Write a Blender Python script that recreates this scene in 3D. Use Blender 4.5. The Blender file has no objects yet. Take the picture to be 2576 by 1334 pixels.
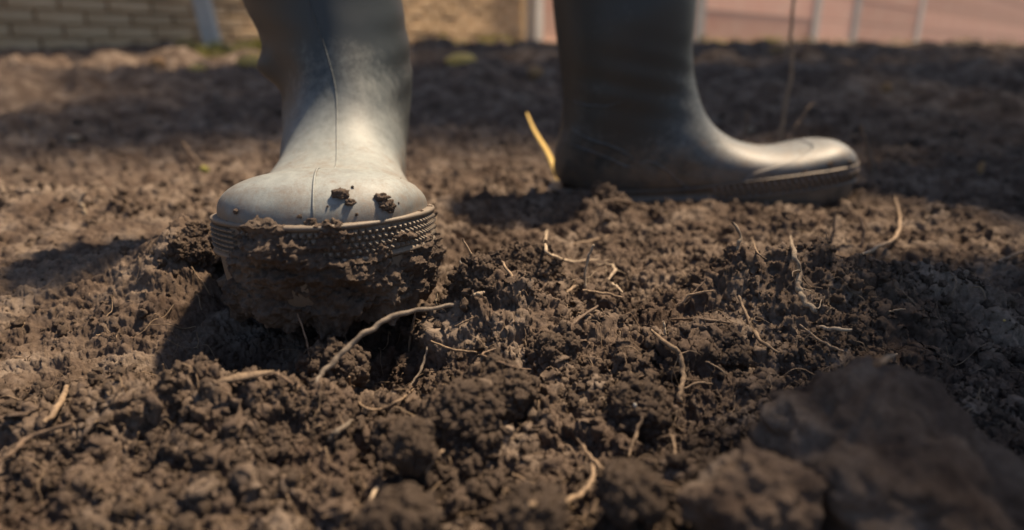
import bpy, math, random
import numpy as np
from mathutils import Vector, Matrix

R = math.radians
sc = bpy.context.scene
COL = sc.collection

# ------------------------------------------------------------------ camera, sky, sun, exposure
CAM_H = 0.147
PITCH = R(18.0)
FPX = 1678.0 / 2576.0                       # focal length / frame width
cam_d = bpy.data.cameras.new('camera')
cam = bpy.data.objects.new('camera', cam_d)
COL.objects.link(cam)
cam.location = (0, 0, CAM_H)
cam.rotation_euler = (R(90) - PITCH, 0, 0)
cam_d.sensor_width = 36.0
cam_d.lens = 36.0 * FPX
cam_d.clip_start = 0.01
cam_d.clip_end = 400.0
cam_d.dof.use_dof = True
cam_d.dof.focus_distance = 0.335
cam_d.dof.aperture_fstop = 4.2
cam_d.dof.aperture_blades = 7
sc.camera = cam

SUN_EL = R(62.0)
SUN_AZ = R(50.0)                            # clockwise from +Y (behind the scene) towards +X (right)
sun_dir = Vector((math.cos(SUN_EL) * math.sin(SUN_AZ), math.cos(SUN_EL) * math.cos(SUN_AZ), math.sin(SUN_EL)))
world = bpy.data.worlds.new('World')
sc.world = world
world.use_nodes = True
wn = world.node_tree.nodes
wn.clear()
w_out = wn.new('ShaderNodeOutputWorld')
w_bg = wn.new('ShaderNodeBackground')
w_sky = wn.new('ShaderNodeTexSky')
w_sky.sky_type = 'NISHITA'
w_sky.sun_disc = False
w_sky.sun_elevation = SUN_EL
w_sky.sun_rotation = SUN_AZ
w_sky.dust_density = 2.0
w_bg.inputs['Strength'].default_value = 0.062
world.node_tree.links.new(w_sky.outputs[0], w_bg.inputs['Color'])
world.node_tree.links.new(w_bg.outputs[0], w_out.inputs['Surface'])

sun_l = bpy.data.lights.new('sun', 'SUN')
sun_l.energy = 5.0
sun_l.angle = R(4.0)
sun_l.color = (1.0, 0.78, 0.54)
sun = bpy.data.objects.new('sun', sun_l)
COL.objects.link(sun)
sun.rotation_euler = sun_dir.to_track_quat('Z', 'Y').to_euler()

sc.view_settings.view_transform = 'Standard'
sc.view_settings.look = 'None'
sc.view_settings.gamma = 1.0
sc.view_settings.exposure = 0.80
sc.view_settings.use_curve_mapping = False
sc.render.engine = 'CYCLES'
sc.cycles.max_bounces = 6
sc.cycles.use_denoising = True

# ------------------------------------------------------------------ numeric helpers
CP, SP = math.cos(PITCH), math.sin(PITCH)


def ray(px, py):
    """Direction per unit of depth for a point of the photograph (2576 x 1334 units)."""
    u = (px - 1288.0) / 1678.0
    v = (667.0 - py) / 1678.0
    return np.array([u, CP + v * SP, -SP + v * CP])


def at_depth(px, py, d):
    return np.array([0, 0, CAM_H]) + ray(px, py) * d


def smooth(a, b, x):
    t = np.clip((x - a) / (b - a), 0, 1)
    return t * t * (3 - 2 * t)


def h2(ix, iy, seed):
    n = (ix.astype(np.int64) * 374761393 + iy.astype(np.int64) * 668265263 + seed * 974634777) & 0xFFFFFFFF
    n = ((n ^ (n >> 13)) * 1274126177) & 0xFFFFFFFF
    n = ((n ^ (n >> 16)) * 2246822519) & 0xFFFFFFFF
    return (n ^ (n >> 15)) & 0xFFFFFFFF


def r01(h, k=0):
    return ((h >> k) & 0xFFFF).astype(np.float64) / 65535.0


def perlin2(x, y, seed=0):
    ix, iy = np.floor(x), np.floor(y)
    fx, fy = x - ix, y - iy
    ux, uy = fx * fx * fx * (fx * (fx * 6 - 15) + 10), fy * fy * fy * (fy * (fy * 6 - 15) + 10)

    def g(ox, oy):
        a = r01(h2(ix + ox, iy + oy, seed)) * (2 * math.pi)
        return np.cos(a) * (fx - ox) + np.sin(a) * (fy - oy)
    a, b, c, d = g(0, 0), g(1, 0), g(0, 1), g(1, 1)
    return 1.5 * ((a + (b - a) * ux) * (1 - uy) + (c + (d - c) * ux) * uy)


def fbm2(x, y, octs, seed=0, gain=0.5, ridged=False):
    s, a = np.zeros_like(x), 1.0
    for o in range(octs):
        n = perlin2(x, y, seed + o * 17)
        s += a * ((1 - 2 * np.abs(n)) if ridged else n)
        x, y, a = x * 2.03 + 7.1, y * 2.03 + 3.7, a * gain
    return s


def domes(x, y, scale, seed, density=0.8, rmin=0.25, rmax=0.75):
    """Height (in units of scale) of rounded lumps scattered on the plane."""
    x, y = x / scale, y / scale
    ix, iy = np.floor(x), np.floor(y)
    out = np.zeros_like(x)
    for ox in (-1, 0, 1):
        for oy in (-1, 0, 1):
            h = h2(ix + ox, iy + oy, seed)
            hb = h2(ix + ox, iy + oy, seed + 101)
            px, py = ix + ox + r01(h), iy + oy + r01(h, 16)
            rad = rmin + (rmax - rmin) * r01(hb) ** 2
            rad = np.where(r01(hb, 16) < density, rad, 0.0)
            q = rad * rad - (x - px) ** 2 - (y - py) ** 2
            out = np.maximum(out, np.maximum(q, 0) / np.maximum(rad, 0.05) * 0.9)
    return out


def perlin3(p, seed=0):
    i = np.floor(p)
    f = p - i
    u = f * f * f * (f * (f * 6 - 15) + 10)
    res = 0
    for ox in (0, 1):
        wx = u[:, 0] if ox else 1 - u[:, 0]
        for oy in (0, 1):
            wy = u[:, 1] if oy else 1 - u[:, 1]
            for oz in (0, 1):
                wz = u[:, 2] if oz else 1 - u[:, 2]
                h = h2(i[:, 0] + ox, i[:, 1] + oy, seed + 31) + 0
                h = h2(h % 65536, i[:, 2] + oz, seed)
                a = r01(h) * 2 * math.pi
                z = r01(h, 16) * 2 - 1
                rr = np.sqrt(1 - z * z)
                g = np.cos(a) * rr * (f[:, 0] - ox) + np.sin(a) * rr * (f[:, 1] - oy) + z * (f[:, 2] - oz)
                res = res + g * wx * wy * wz
    return res * 1.4


def fbm3(p, octs, seed=0, gain=0.5, billow=False):
    s, a = 0, 1.0
    for o in range(octs):
        n = perlin3(p, seed + o * 13)
        s = s + a * (2 * np.abs(n) - 0.5 if billow else n)
        p = p * 2.07 + 5.3
        a *= gain
    return s


def domes3(p, scale, seed, density=0.75, rmin=0.3, rmax=0.75):
    q = p / scale
    i = np.floor(q)
    out = np.zeros(len(p))
    for ox in (-1, 0, 1):
        for oy in (-1, 0, 1):
            for oz in (-1, 0, 1):
                h = h2(h2(i[:, 0] + ox, i[:, 1] + oy, seed) % 65536, i[:, 2] + oz, seed + 5)
                hb = h2(h % 65536, h >> 16, seed + 77)
                c = i + np.array([ox, oy, oz]) + np.stack([r01(h), r01(h, 16), r01(hb)], 1)
                rad = rmin + (rmax - rmin) * r01(hb, 8) ** 2
                rad = np.where(r01(hb, 16) < density, rad, 0)
                out = np.maximum(out, np.sqrt(np.maximum(rad * rad - ((q - c) ** 2).sum(1), 0)))
    return out


def catmull(pts, ts):
    pts = np.asarray(pts, float)
    n = len(pts)
    ts = np.clip(np.asarray(ts, float), 0, n - 1 - 1e-9)
    i = np.floor(ts).astype(int)
    f = (ts - i)
    if pts.ndim > 1:
        f = f[:, None]
    g = lambda k: pts[np.clip(k, 0, n - 1)]
    p0, p1, p2, p3 = g(i - 1), g(i), g(i + 1), g(i + 2)
    return 0.5 * (2 * p1 + (p2 - p0) * f + (2 * p0 - 5 * p1 + 4 * p2 - p3) * f ** 2 + (3 * p1 - p0 - 3 * p2 + p3) * f ** 3)


# ------------------------------------------------------------------ mesh helpers
def mesh_np(name, v, quads=None, tris=None, mat=None, smooth_=True):
    me = bpy.data.meshes.new(name)
    v = np.asarray(v, np.float32)
    lv, ls, n = [], [], 0
    if quads is not None and len(quads):
        q = np.asarray(quads, np.int32)
        lv.append(q.ravel())
        ls.append(np.arange(len(q), dtype=np.int32) * 4)
        n = len(q) * 4
    if tris is not None and len(tris):
        t = np.asarray(tris, np.int32)
        lv.append(t.ravel())
        ls.append(n + np.arange(len(t), dtype=np.int32) * 3)
    lv, ls = np.concatenate(lv), np.concatenate(ls)
    me.vertices.add(len(v))
    me.vertices.foreach_set('co', v.ravel())
    me.loops.add(len(lv))
    me.loops.foreach_set('vertex_index', lv)
    me.polygons.add(len(ls))
    me.polygons.foreach_set('loop_start', ls)
    me.update(calc_edges=True)
    me.polygons.foreach_set('use_smooth', np.full(len(ls), smooth_, dtype=bool))
    if mat:
        me.materials.append(mat)
    me.validate()
    return me


def grid_quads(nu, nv, wrap_u=False, wrap_v=False):
    iu = np.arange(nu if wrap_u else nu - 1)
    iv = np.arange(nv if wrap_v else nv - 1)
    a, b = np.meshgrid(iu, iv, indexing='ij')
    a, b = a.ravel(), b.ravel()
    a2, b2 = (a + 1) % nu, (b + 1) % nv
    return np.stack([a * nv + b, a2 * nv + b, a2 * nv + b2, a * nv + b2], 1)


def link(name, me, parent=None, mw=None, **tags):
    o = bpy.data.objects.new(name, me)
    COL.objects.link(o)
    if parent is not None:
        o.parent = parent
    if mw is not None:
        o.matrix_local = mw
    for k, val in tags.items():
        o[k] = val
    return o


def thing(name, label, cat, loc=(0, 0, 0), group=None):
    o = bpy.data.objects.new(name, None)
    COL.objects.link(o)
    o.location = loc
    o.empty_display_size = 0.02
    o['label'] = label
    o['category'] = cat
    if group:
        o['group'] = group
    return o


def tube_arrays(pts, rad, sides=8, step=None, flat=1.0, wob=0.12, seed=0, flat_axis=None):
    pts = np.asarray(pts, float)
    m = max(8, int(len(pts) * 9))
    ts = np.linspace(0, len(pts) - 1, m)
    c = catmull(pts, ts)
    rr = catmull(np.asarray(rad, float), np.linspace(0, len(rad) - 1, m))
    rs = np.random.RandomState(seed)
    k = perlin2(np.linspace(0, m * 0.35, m), np.full(m, seed * 3.7), seed)
    rr = np.maximum(rr * (1 + wob * 2 * k), 1e-5)
    jit = np.stack([perlin2(np.linspace(0, m * 0.22, m), np.full(m, seed * 1.3 + a * 9.1), seed + a) for a in range(3)], 1)
    c = c + jit * rr[:, None] * 0.7 * (wob > 0.05)
    t = np.gradient(c, axis=0)
    t /= np.linalg.norm(t, axis=1)[:, None] + 1e-12
    up = np.array(flat_axis if flat_axis is not None else [0.3, -0.8, 0.5], float)
    n = up - (t[0] @ up) * t[0]
    n /= np.linalg.norm(n)
    V = []
    for i in range(m):
        n = n - (t[i] @ n) * t[i]
        n /= np.linalg.norm(n)
        b = np.cross(t[i], n)
        a = np.arange(sides) * 2 * math.pi / sides
        ring = c[i] + rr[i] * (np.cos(a)[:, None] * n * flat + np.sin(a)[:, None] * b)
        V.append(ring)
    V.append(c[:1] - t[:1] * rr[0] * 0.3)
    V.append(c[-1:] + t[-1:] * rr[-1] * 0.3)
    V = np.concatenate(V)
    Q = grid_quads(m, sides, wrap_v=True)
    e0, e1 = m * sides, m * sides + 1
    T = [[e0, (k + 1) % sides, k] for k in range(sides)] + [[e1, (m - 1) * sides + k, (m - 1) * sides + (k + 1) % sides] for k in range(sides)]
    return V, Q, np.array(T)


# ------------------------------------------------------------------ materials
def new_mat(name):
    m = bpy.data.materials.new(name)
    m.use_nodes = True
    nt = m.node_tree
    p = nt.nodes['Principled BSDF']
    return m, nt, p


def noise(nt, scale, detail=6, rough=0.6, coord='Object', vec=None):
    n = nt.nodes.new('ShaderNodeTexNoise')
    n.inputs['Scale'].default_value = scale
    n.inputs['Detail'].default_value = detail
    n.inputs['Roughness'].default_value = rough
    if vec is None:
        tc = nt.nodes.new('ShaderNodeTexCoord')
        vec = tc.outputs[coord]
    nt.links.new(vec, n.inputs['Vector'])
    return n


def ramp(nt, fac, stops):
    r = nt.nodes.new('ShaderNodeValToRGB')
    el = r.color_ramp.elements
    while len(el) < len(stops):
        el.new(0.5)
    for e, (p, c) in zip(el, stops):
        e.position = p
        e.color = (*c, 1) if len(c) == 3 else c
    nt.links.new(fac, r.inputs['Fac'])
    return r


def bump(nt, height, dist, strength=1.0, normal=None):
    b = nt.nodes.new('ShaderNodeBump')
    b.inputs['Distance'].default_value = dist
    b.inputs['Strength'].default_value = strength
    nt.links.new(height, b.inputs['Height'])
    if normal is not None:
        nt.links.new(normal, b.inputs['Normal'])
    return b


def mix(nt, fac, a, b, mode='MIX'):
    m = nt.nodes.new('ShaderNodeMix')
    m.data_type = 'RGBA'
    m.blend_type = mode
    if isinstance(fac, (int, float)):
        m.inputs['Factor'].default_value = fac
    else:
        nt.links.new(fac, m.inputs['Factor'])
    for s, i in ((a, 6), (b, 7)):
        if isinstance(s, tuple):
            m.inputs[i].default_value = (*s, 1)
        else:
            nt.links.new(s, m.inputs[i])
    return m.outputs[2]


def soil_material(name, dark, mid, light, fine=900.0):
    m, nt, p = new_mat(name)
    n1 = noise(nt, 22, 5, 0.6)
    n2 = noise(nt, 420, 6, 0.7)
    r1 = ramp(nt, n1.outputs[0], [(0.34, dark), (0.5, mid), (0.66, light)])
    r2 = ramp(nt, n2.outputs[0], [(0.25, (0.55, 0.53, 0.5)), (0.6, (1, 1, 1)), (0.8, (1.25, 1.22, 1.18))])
    c = mix(nt, 1.0, r1.outputs[0], r2.outputs[0], 'MULTIPLY')
    nt.links.new(c, p.inputs['Base Color'])
    p.inputs['Roughness'].default_value = 0.95
    p.inputs['Specular IOR Level'].default_value = 0.15
    n3 = noise(nt, fine, 6, 0.75)
    b = bump(nt, n3.outputs[0], 0.0012, 0.9)
    nt.links.new(b.outputs[0], p.inputs['Normal'])
    return m


M = {}
M['soil'] = soil_material('soil', (0.085, 0.060, 0.047), (0.150, 0.112, 0.088), (0.270, 0.216, 0.174))
M['mud'] = soil_material('mud', (0.085, 0.064, 0.052), (0.135, 0.104, 0.084), (0.20, 0.158, 0.126), 1100)


def rubber_material(name, clean, dust, dust_lo, dust_hi, low=0.30, high=-0.22):
    m, nt, p = new_mat(name)
    n1 = noise(nt, 14, 6, 0.65)
    n2 = noise(nt, 160, 5, 0.7)
    n3 = noise(nt, 2600, 3, 0.6)
    def wsum(parts):
        out = None
        for sock, k in parts:
            mm = nt.nodes.new('ShaderNodeMath')
            mm.operation = 'MULTIPLY_ADD'
            nt.links.new(sock, mm.inputs[0])
            mm.inputs[1].default_value = k
            if out is None:
                mm.inputs[2].default_value = 0.0
            else:
                nt.links.new(out, mm.inputs[2])
            out = mm.outputs[0]
        return out
    # dust on the surfaces that look up, paled to paint in their highlights
    ge = nt.nodes.new('ShaderNodeNewGeometry')
    sg = nt.nodes.new('ShaderNodeSeparateXYZ')
    nt.links.new(ge.outputs['Normal'], sg.inputs[0])
    up = nt.nodes.new('ShaderNodeMapRange')
    up.inputs['From Min'].default_value = -0.1
    up.inputs['From Max'].default_value = 0.9
    up.inputs['To Min'].default_value = -0.06
    up.inputs['To Max'].default_value = 0.22
    nt.links.new(sg.outputs[2], up.inputs['Value'])
    add_out = wsum(((n1.outputs[0], 0.35), (n2.outputs[0], 0.40), (n3.outputs[0], 0.25), (up.outputs[0], 1.0)))
    # dust thicker low down; upper shaft colour darkened in place of a cast shadow
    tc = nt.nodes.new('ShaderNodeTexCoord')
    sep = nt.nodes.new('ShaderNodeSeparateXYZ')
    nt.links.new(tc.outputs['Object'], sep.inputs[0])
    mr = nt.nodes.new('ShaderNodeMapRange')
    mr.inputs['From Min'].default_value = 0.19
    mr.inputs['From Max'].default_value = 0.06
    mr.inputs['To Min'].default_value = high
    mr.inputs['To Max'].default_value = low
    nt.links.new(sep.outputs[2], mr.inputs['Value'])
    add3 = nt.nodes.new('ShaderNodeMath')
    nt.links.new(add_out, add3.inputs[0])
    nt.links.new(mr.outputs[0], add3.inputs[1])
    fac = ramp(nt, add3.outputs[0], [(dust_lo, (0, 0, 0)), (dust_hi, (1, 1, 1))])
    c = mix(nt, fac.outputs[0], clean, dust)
    # a film of dried mud rubbed on just above the sole
    n4 = noise(nt, 70, 6, 0.7)
    n5 = noise(nt, 520, 4, 0.7)
    mz = nt.nodes.new('ShaderNodeMapRange')
    mz.inputs['From Min'].default_value = 0.095
    mz.inputs['From Max'].default_value = 0.035
    mz.inputs['To Min'].default_value = -0.22
    mz.inputs['To Max'].default_value = 0.10
    nt.links.new(sep.outputs[2], mz.inputs['Value'])
    sp = wsum(((n4.outputs[0], 0.6), (n5.outputs[0], 0.4), (mz.outputs[0], 1.0)))
    spr = ramp(nt, sp, [(0.43, (0, 0, 0)), (0.66, (0.8, 0.8, 0.8))])
    c = mix(nt, spr.outputs[0], c, (0.17, 0.128, 0.095))
    nt.links.new(c, p.inputs['Base Color'])
    rr = ramp(nt, fac.outputs[0], [(0, (0.45, 0.45, 0.45)), (1, (0.60, 0.60, 0.60))])
    nt.links.new(rr.outputs[0], p.inputs['Roughness'])
    p.inputs['Specular IOR Level'].default_value = 0.5
    nb = noise(nt, 1500, 4, 0.6)
    b = bump(nt, nb.outputs[0], 0.00025, 0.5)
    nt.links.new(b.outputs[0], p.inputs['Normal'])
    return m


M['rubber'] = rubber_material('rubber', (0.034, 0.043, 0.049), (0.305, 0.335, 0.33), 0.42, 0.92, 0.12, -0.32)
M['rubber_clean'] = rubber_material('clean_rubber', (0.032, 0.038, 0.041), (0.31, 0.335, 0.345), 0.47, 1.0, 0.03, -0.06)
M['sole_rubber'] = rubber_material('sole_rubber', (0.045, 0.048, 0.045), (0.22, 0.195, 0.16), 0.42, 0.85, 0.10, 0.0)
M['sole_clean'] = rubber_material('clean_sole', (0.028, 0.031, 0.031), (0.18, 0.15, 0.12), 0.45, 0.95, 0.05, 0.0)


def stem_material(name, base, dirt, lo=0.42, hi=0.62):
    m, nt, p = new_mat(name)
    n = noise(nt, 260, 6, 0.7)
    r = ramp(nt, n.outputs[0], [(lo, base), (hi, dirt)])
    oi = nt.nodes.new('ShaderNodeObjectInfo')
    v = nt.nodes.new('ShaderNodeHueSaturation')
    mr = nt.nodes.new('ShaderNodeMapRange')
    mr.inputs['To Min'].default_value = 0.75
    mr.inputs['To Max'].default_value = 1.2
    nt.links.new(oi.outputs['Random'], mr.inputs['Value'])
    nt.links.new(mr.outputs[0], v.inputs['Value'])
    nt.links.new(r.outputs[0], v.inputs['Color'])
    nt.links.new(v.outputs[0], p.inputs['Base Color'])
    p.inputs['Roughness'].default_value = 0.75
    nb = noise(nt, 900, 5, 0.7)
    b = bump(nt, nb.outputs[0], 0.0006, 0.6)
    nt.links.new(b.outputs[0], p.inputs['Normal'])
    return m


M['pale'] = stem_material('pale_root', (0.44, 0.35, 0.245), (0.19, 0.135, 0.095), 0.44, 0.62)
M['tan'] = stem_material('tan_root', (0.33, 0.235, 0.15), (0.16, 0.11, 0.07))
M['brown'] = stem_material('brown_root', (0.20, 0.135, 0.09), (0.10, 0.068, 0.045))
M['grey'] = stem_material('grey_stem', (0.19, 0.155, 0.12), (0.11, 0.085, 0.063))
M['straw'] = stem_material('straw', (0.80, 0.56, 0.17), (0.6, 0.38, 0.12), 0.45, 0.7)
M['white'] = stem_material('white_pebble', (0.62, 0.60, 0.55), (0.45, 0.42, 0.36))
M['leaf'] = stem_material('dry_leaf', (0.45, 0.27, 0.12), (0.28, 0.16, 0.08))


def plain_material(name, a, b, scale=8, bump_d=0.004, rough=0.85, detail=8):
    m, nt, p = new_mat(name)
    n = noise(nt, scale, detail, 0.65)
    oi = nt.nodes.new('ShaderNodeObjectInfo')
    r = ramp(nt, n.outputs[0], [(0.32, a), (0.68, b)])
    v = nt.nodes.new('ShaderNodeHueSaturation')
    mr = nt.nodes.new('ShaderNodeMapRange')
    mr.inputs['To Min'].default_value = 0.78
    mr.inputs['To Max'].default_value = 1.12
    nt.links.new(oi.outputs['Random'], mr.inputs['Value'])
    nt.links.new(mr.outputs[0], v.inputs['Value'])
    nt.links.new(r.outputs[0], v.inputs['Color'])
    nt.links.new(v.outputs[0], p.inputs['Base Color'])
    p.inputs['Roughness'].default_value = rough
    n2 = noise(nt, scale * 9, 6, 0.7)
    bb = bump(nt, n2.outputs[0], bump_d, 0.6)
    nt.links.new(bb.outputs[0], p.inputs['Normal'])
    return m


M['brick'] = plain_material('tan_brick', (0.58, 0.40, 0.23), (0.76, 0.58, 0.37), 9)
M['mortar'] = plain_material('mortar', (0.58, 0.44, 0.29), (0.70, 0.56, 0.39), 14)
M['pink'] = plain_material('pink_panel', (0.74, 0.43, 0.33), (0.80, 0.56, 0.44), 2.5)
M['whitewash'] = plain_material('whitewash', (0.62, 0.60, 0.54), (0.74, 0.72, 0.66), 5)
M['greypost'] = plain_material('grey_concrete', (0.42, 0.42, 0.40), (0.55, 0.54, 0.50), 6)
M['grass'] = stem_material('dry_grass', (0.42, 0.37, 0.08), (0.22, 0.24, 0.05))

# ------------------------------------------------------------------ ground height
# boots: base point (heel end of the sole line) and heading of the toe
LB = dict(o=np.array([-0.134, 0.588]), a=math.atan2(-0.985, 0.150), z=0.012, pitch=0.055)
RB = dict(o=np.array([0.048, 0.700]), a=R(-1.0), z=-0.013, pitch=0.024)


def boot_local(b, x, y):
    dx, dy = x - b['o'][0], y - b['o'][1]
    c, s = math.cos(b['a']), math.sin(b['a'])
    return dx * c + dy * s, -dx * s + dy * c


MOUNDS = []      # x, y, height, rx, ry, rotation


def mound(px, py, depth, h, rx, ry=None, rot=0.0):
    p = at_depth(px, py, depth)
    MOUNDS.append((p[0], p[1], h, rx, ry or rx, rot))


mound(1215, 800, 0.352, 0.024, 0.020, 0.028)
mound(1300, 830, 0.345, 0.017, 0.024, 0.030)
mound(1335, 740, 0.405, 0.022, 0.028, 0.020)
mound(1500, 850, 0.330, 0.010, 0.040, 0.022)
mound(1760, 880, 0.330, 0.012, 0.022, 0.022)
mound(1900, 800, 0.385, 0.026, 0.034, 0.038)
mound(2080, 820, 0.380, 0.026, 0.038, 0.038)
mound(2290, 830, 0.390, 0.022, 0.040, 0.030)
mound(2500, 900, 0.370, 0.014, 0.050, 0.040)
mound(1960, 620, 0.545, 0.018, 0.034, 0.024)
mound(1520, 560, 0.600, 0.020, 0.022, 0.020)
mound(1700, 600, 0.570, 0.008, 0.030, 0.020)
mound(470, 640, 0.400, 0.034, 0.024, 0.040)
mound(400, 700, 0.430, 0.018, 0.050, 0.050)
mound(100, 760, 0.420, 0.014, 0.090, 0.060)
mound(60, 560, 0.620, 0.022, 0.14, 0.08)
mound(1200, 1000, 0.265, 0.012, 0.018, 0.016)
mound(1110, 1050, 0.255, 0.014, 0.016, 0.014)
mound(720, 1010, 0.272, 0.012, 0.050, 0.016)
mound(400, 1010, 0.275, 0.014, 0.050, 0.022)
mound(2150, 1200, 0.225, 0.006, 0.045, 0.035)
mound(800, 880, 0.320, -0.018, 0.045, 0.024)
mound(600, 880, 0.320, -0.014, 0.030, 0.024)
mound(1075, 790, 0.345, 0.016, 0.014, 0.020)
mound(1440, 505, 0.640, 0.012, 0.026, 0.020)
mound(1640, 520, 0.620, 0.008, 0.050, 0.022)
mound(1850, 530, 0.615, 0.003, 0.050, 0.022)
mound(2080, 540, 0.620, 0.002, 0.045, 0.026)
mound(1010, 870, 0.330, -0.016, 0.018, 0.020)
mound(1160, 520, 0.520, -0.016, 0.030, 0.05)
mound(1800, 580, 0.600, -0.010, 0.10, 0.03)
MOUNDS = np.array(MOUNDS)


def ground(x, y, detail=True):
    shp = x.shape
    x, y = x.ravel().astype(float), y.ravel().astype(float)
    r = np.hypot(x, y)
    wx = x + 0.012 * fbm2(x * 22, y * 22, 3, 5)
    wy = y + 0.012 * fbm2(x * 22, y * 22, 3, 9)
    z = 0.075 * smooth(0.8, 2.2, y) + 0.075 * smooth(2.0, 4.5, y)
    far = smooth(0.75, 2.0, r)
    z += (0.006 + 0.020 * far) * fbm2(wx * 5.5, wy * 5.5, 4, 21)
    z += far * 0.022 * fbm2(wx * 3, wy * 3, 3, 28)
    mwx, mwy = x + 0.45 * (wx - x), y + 0.45 * (wy - y)
    for mx, my, h, rx, ry, rot in MOUNDS:
        z += h * np.exp(-(((mwx - mx) / rx) ** 2 + ((mwy - my) / ry) ** 2))
    # trodden, smoother soil left of the left boot; crumbly elsewhere
    trod = smooth(-0.085, -0.16, x) * smooth(0.24, 0.30, y) * smooth(0.62, 0.5, y)
    rough = 1.0 - 0.75 * trod
    if detail:
        def fade(s):
            return smooth(0.9, 2.4, s / (np.maximum(r, 0.12) * 0.0028))
        cl = 0.5 + 0.5 * perlin2(x * 14, y * 14, 71)
        z += rough * far * 0.055 * domes(wx, wy, 0.16, 3, 0.6)
        z += rough * (0.35 + 0.65 * far) * 0.030 * domes(wx, wy, 0.062, 4, 0.55) * fade(0.06)
        z += rough * (0.25 + cl) * 0.0105 * domes(wx, wy, 0.024, 5, 0.75) * fade(0.024)
        z += 0.0030 * fbm2(x * 60, y * 60, 4, 33, 0.6)
        # trampled soil: low streaky relief
        z += trod * 0.0035 * fbm2(x * 45 + y * 30, y * 120, 4, 55, 0.55)
    # footprints pressed under the boots
    for b, lev in ((LB, 0.016), (RB, 0.006)):
        lx, ly = boot_local(b, x, y)
        lev_z = b['z'] + lx * b['pitch'] + (-0.004 if b is LB else 0.010)
        inside = smooth(0.018, -0.004, np.maximum(np.abs(ly) - 0.046, np.maximum(-lx, lx - (0.225 if b is LB else 0.285))))
        z = z * (1 - inside) + np.minimum(z, lev_z) * inside
    return z.reshape(shp)


# ground sheet: polar sheet, finest near the viewer's spot, reaching the horizon
fine_a = np.linspace(-R(60), R(60), 1120)
rest_a = np.linspace(R(60), R(300), 120)[1:-1]
ang = np.concatenate([fine_a, rest_a])
rad = np.concatenate([np.exp(np.linspace(math.log(0.10), math.log(0.16), 40, endpoint=False)),
                      np.exp(np.linspace(math.log(0.16), math.log(0.85), 560, endpoint=False)),
                      np.exp(np.linspace(math.log(0.85), math.log(6.5), 260, endpoint=False)),
                      np.exp(np.linspace(math.log(6.5), math.log(220), 24))])
A, RR = np.meshgrid(ang, rad, indexing='ij')
GX, GY = np.sin(A) * RR, np.cos(A) * RR
GZ = ground(GX, GY)
GP = np.stack([GX, GY, GZ], -1)
# crumbly relief pushed out along the slope of the soil, so steep faces crumble as well
n_in = int(np.searchsorted(rad, 1.5))
NA = len(fine_a)
S0 = GP[:NA, :n_in]
du, dv = np.gradient(S0, axis=0), np.gradient(S0, axis=1)
nrm = np.cross(dv, du).reshape(-1, 3)
nrm /= np.linalg.norm(nrm, axis=1)[:, None] + 1e-12
nrm *= np.sign(nrm[:, 2:3] + 1e-9)
p3 = S0.reshape(-1, 3)
r3 = np.hypot(p3[:, 0], p3[:, 1])
trod3 = smooth(-0.085, -0.16, p3[:, 0]) * smooth(0.24, 0.30, p3[:, 1]) * smooth(0.62, 0.5, p3[:, 1])
cl3 = smooth(-0.15, 0.5, fbm2(p3[:, 0] * 15, p3[:, 1] * 15, 3, 71))
fd = lambda s_: smooth(0.8, 2.0, s_ / (np.maximum(r3, 0.12) * 0.0028))
warp = np.stack([perlin3(p3 * 130, 300), perlin3(p3 * 130 + 9, 301), perlin3(p3 * 130 + 21, 302)], 1)
disp = (0.0014 + 0.0042 * (1 - trod3)) * fbm3(p3 * 42, 6, 310, 0.58, True)
disp += 0.0038 * (1 - 0.85 * trod3) * (0.05 + 0.95 * cl3) * domes3(p3 + warp * 0.0040, 0.0105, 320, 0.7) / 0.75 * fd(0.0105)
disp += 0.0028 * (1 - 0.75 * trod3) * (0.3 + 0.7 * cl3) * domes3(p3 + warp * 0.0022, 0.0050, 321, 0.8) / 0.75 * fd(0.005)
disp += 0.0012 * (1 - 0.4 * trod3) * domes3(p3 + warp * 0.0010, 0.0024, 322, 0.85) / 0.75 * fd(0.0024)
disp += 0.0012 * fbm3(p3 * 420, 3, 330, 0.65, True) * fd(0.0022)
edge_fade = smooth(0, 14, np.minimum(np.arange(NA), NA - 1 - np.arange(NA)))[:, None] * smooth(0, 20, n_in - 1 - np.arange(n_in))[None, :]
GP[:NA, :n_in] += (nrm * (disp * edge_fade.ravel())[:, None]).reshape(NA, n_in, 3)
gv = GP.reshape(-1, 3)
LR = np.log(rad)


def gz(x, y):
    """Height of the finished soil sheet."""
    a = (np.arctan2(x, y) - fine_a[0]) / (fine_a[1] - fine_a[0])
    b = np.interp(np.log(np.maximum(np.hypot(x, y), 0.101)), LR, np.arange(len(rad)))
    a, b = np.clip(a, 0, NA - 1.001), np.clip(b, 0, len(rad) - 1.001)
    i, j = a.astype(int), b.astype(int)
    f, g = a - i, b - j
    Z = GP[..., 2]
    return (Z[i, j] * (1 - f) + Z[i + 1, j] * f) * (1 - g) + (Z[i, j + 1] * (1 - f) + Z[i + 1, j + 1] * f) * g


def on_ground(px, py, dmin=0.15, dmax=9.0):
    """Where the sight line through a point of the photograph meets the soil."""
    d = np.exp(np.linspace(math.log(dmin), math.log(dmax), 1500))
    P = np.array([0, 0, CAM_H]) + d[:, None] * ray(px, py)
    hit = np.nonzero(P[:, 2] < gz(P[:, 0], P[:, 1]))[0]
    k = hit[0] if len(hit) else len(d) - 1
    return P[k], d[k]


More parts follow.
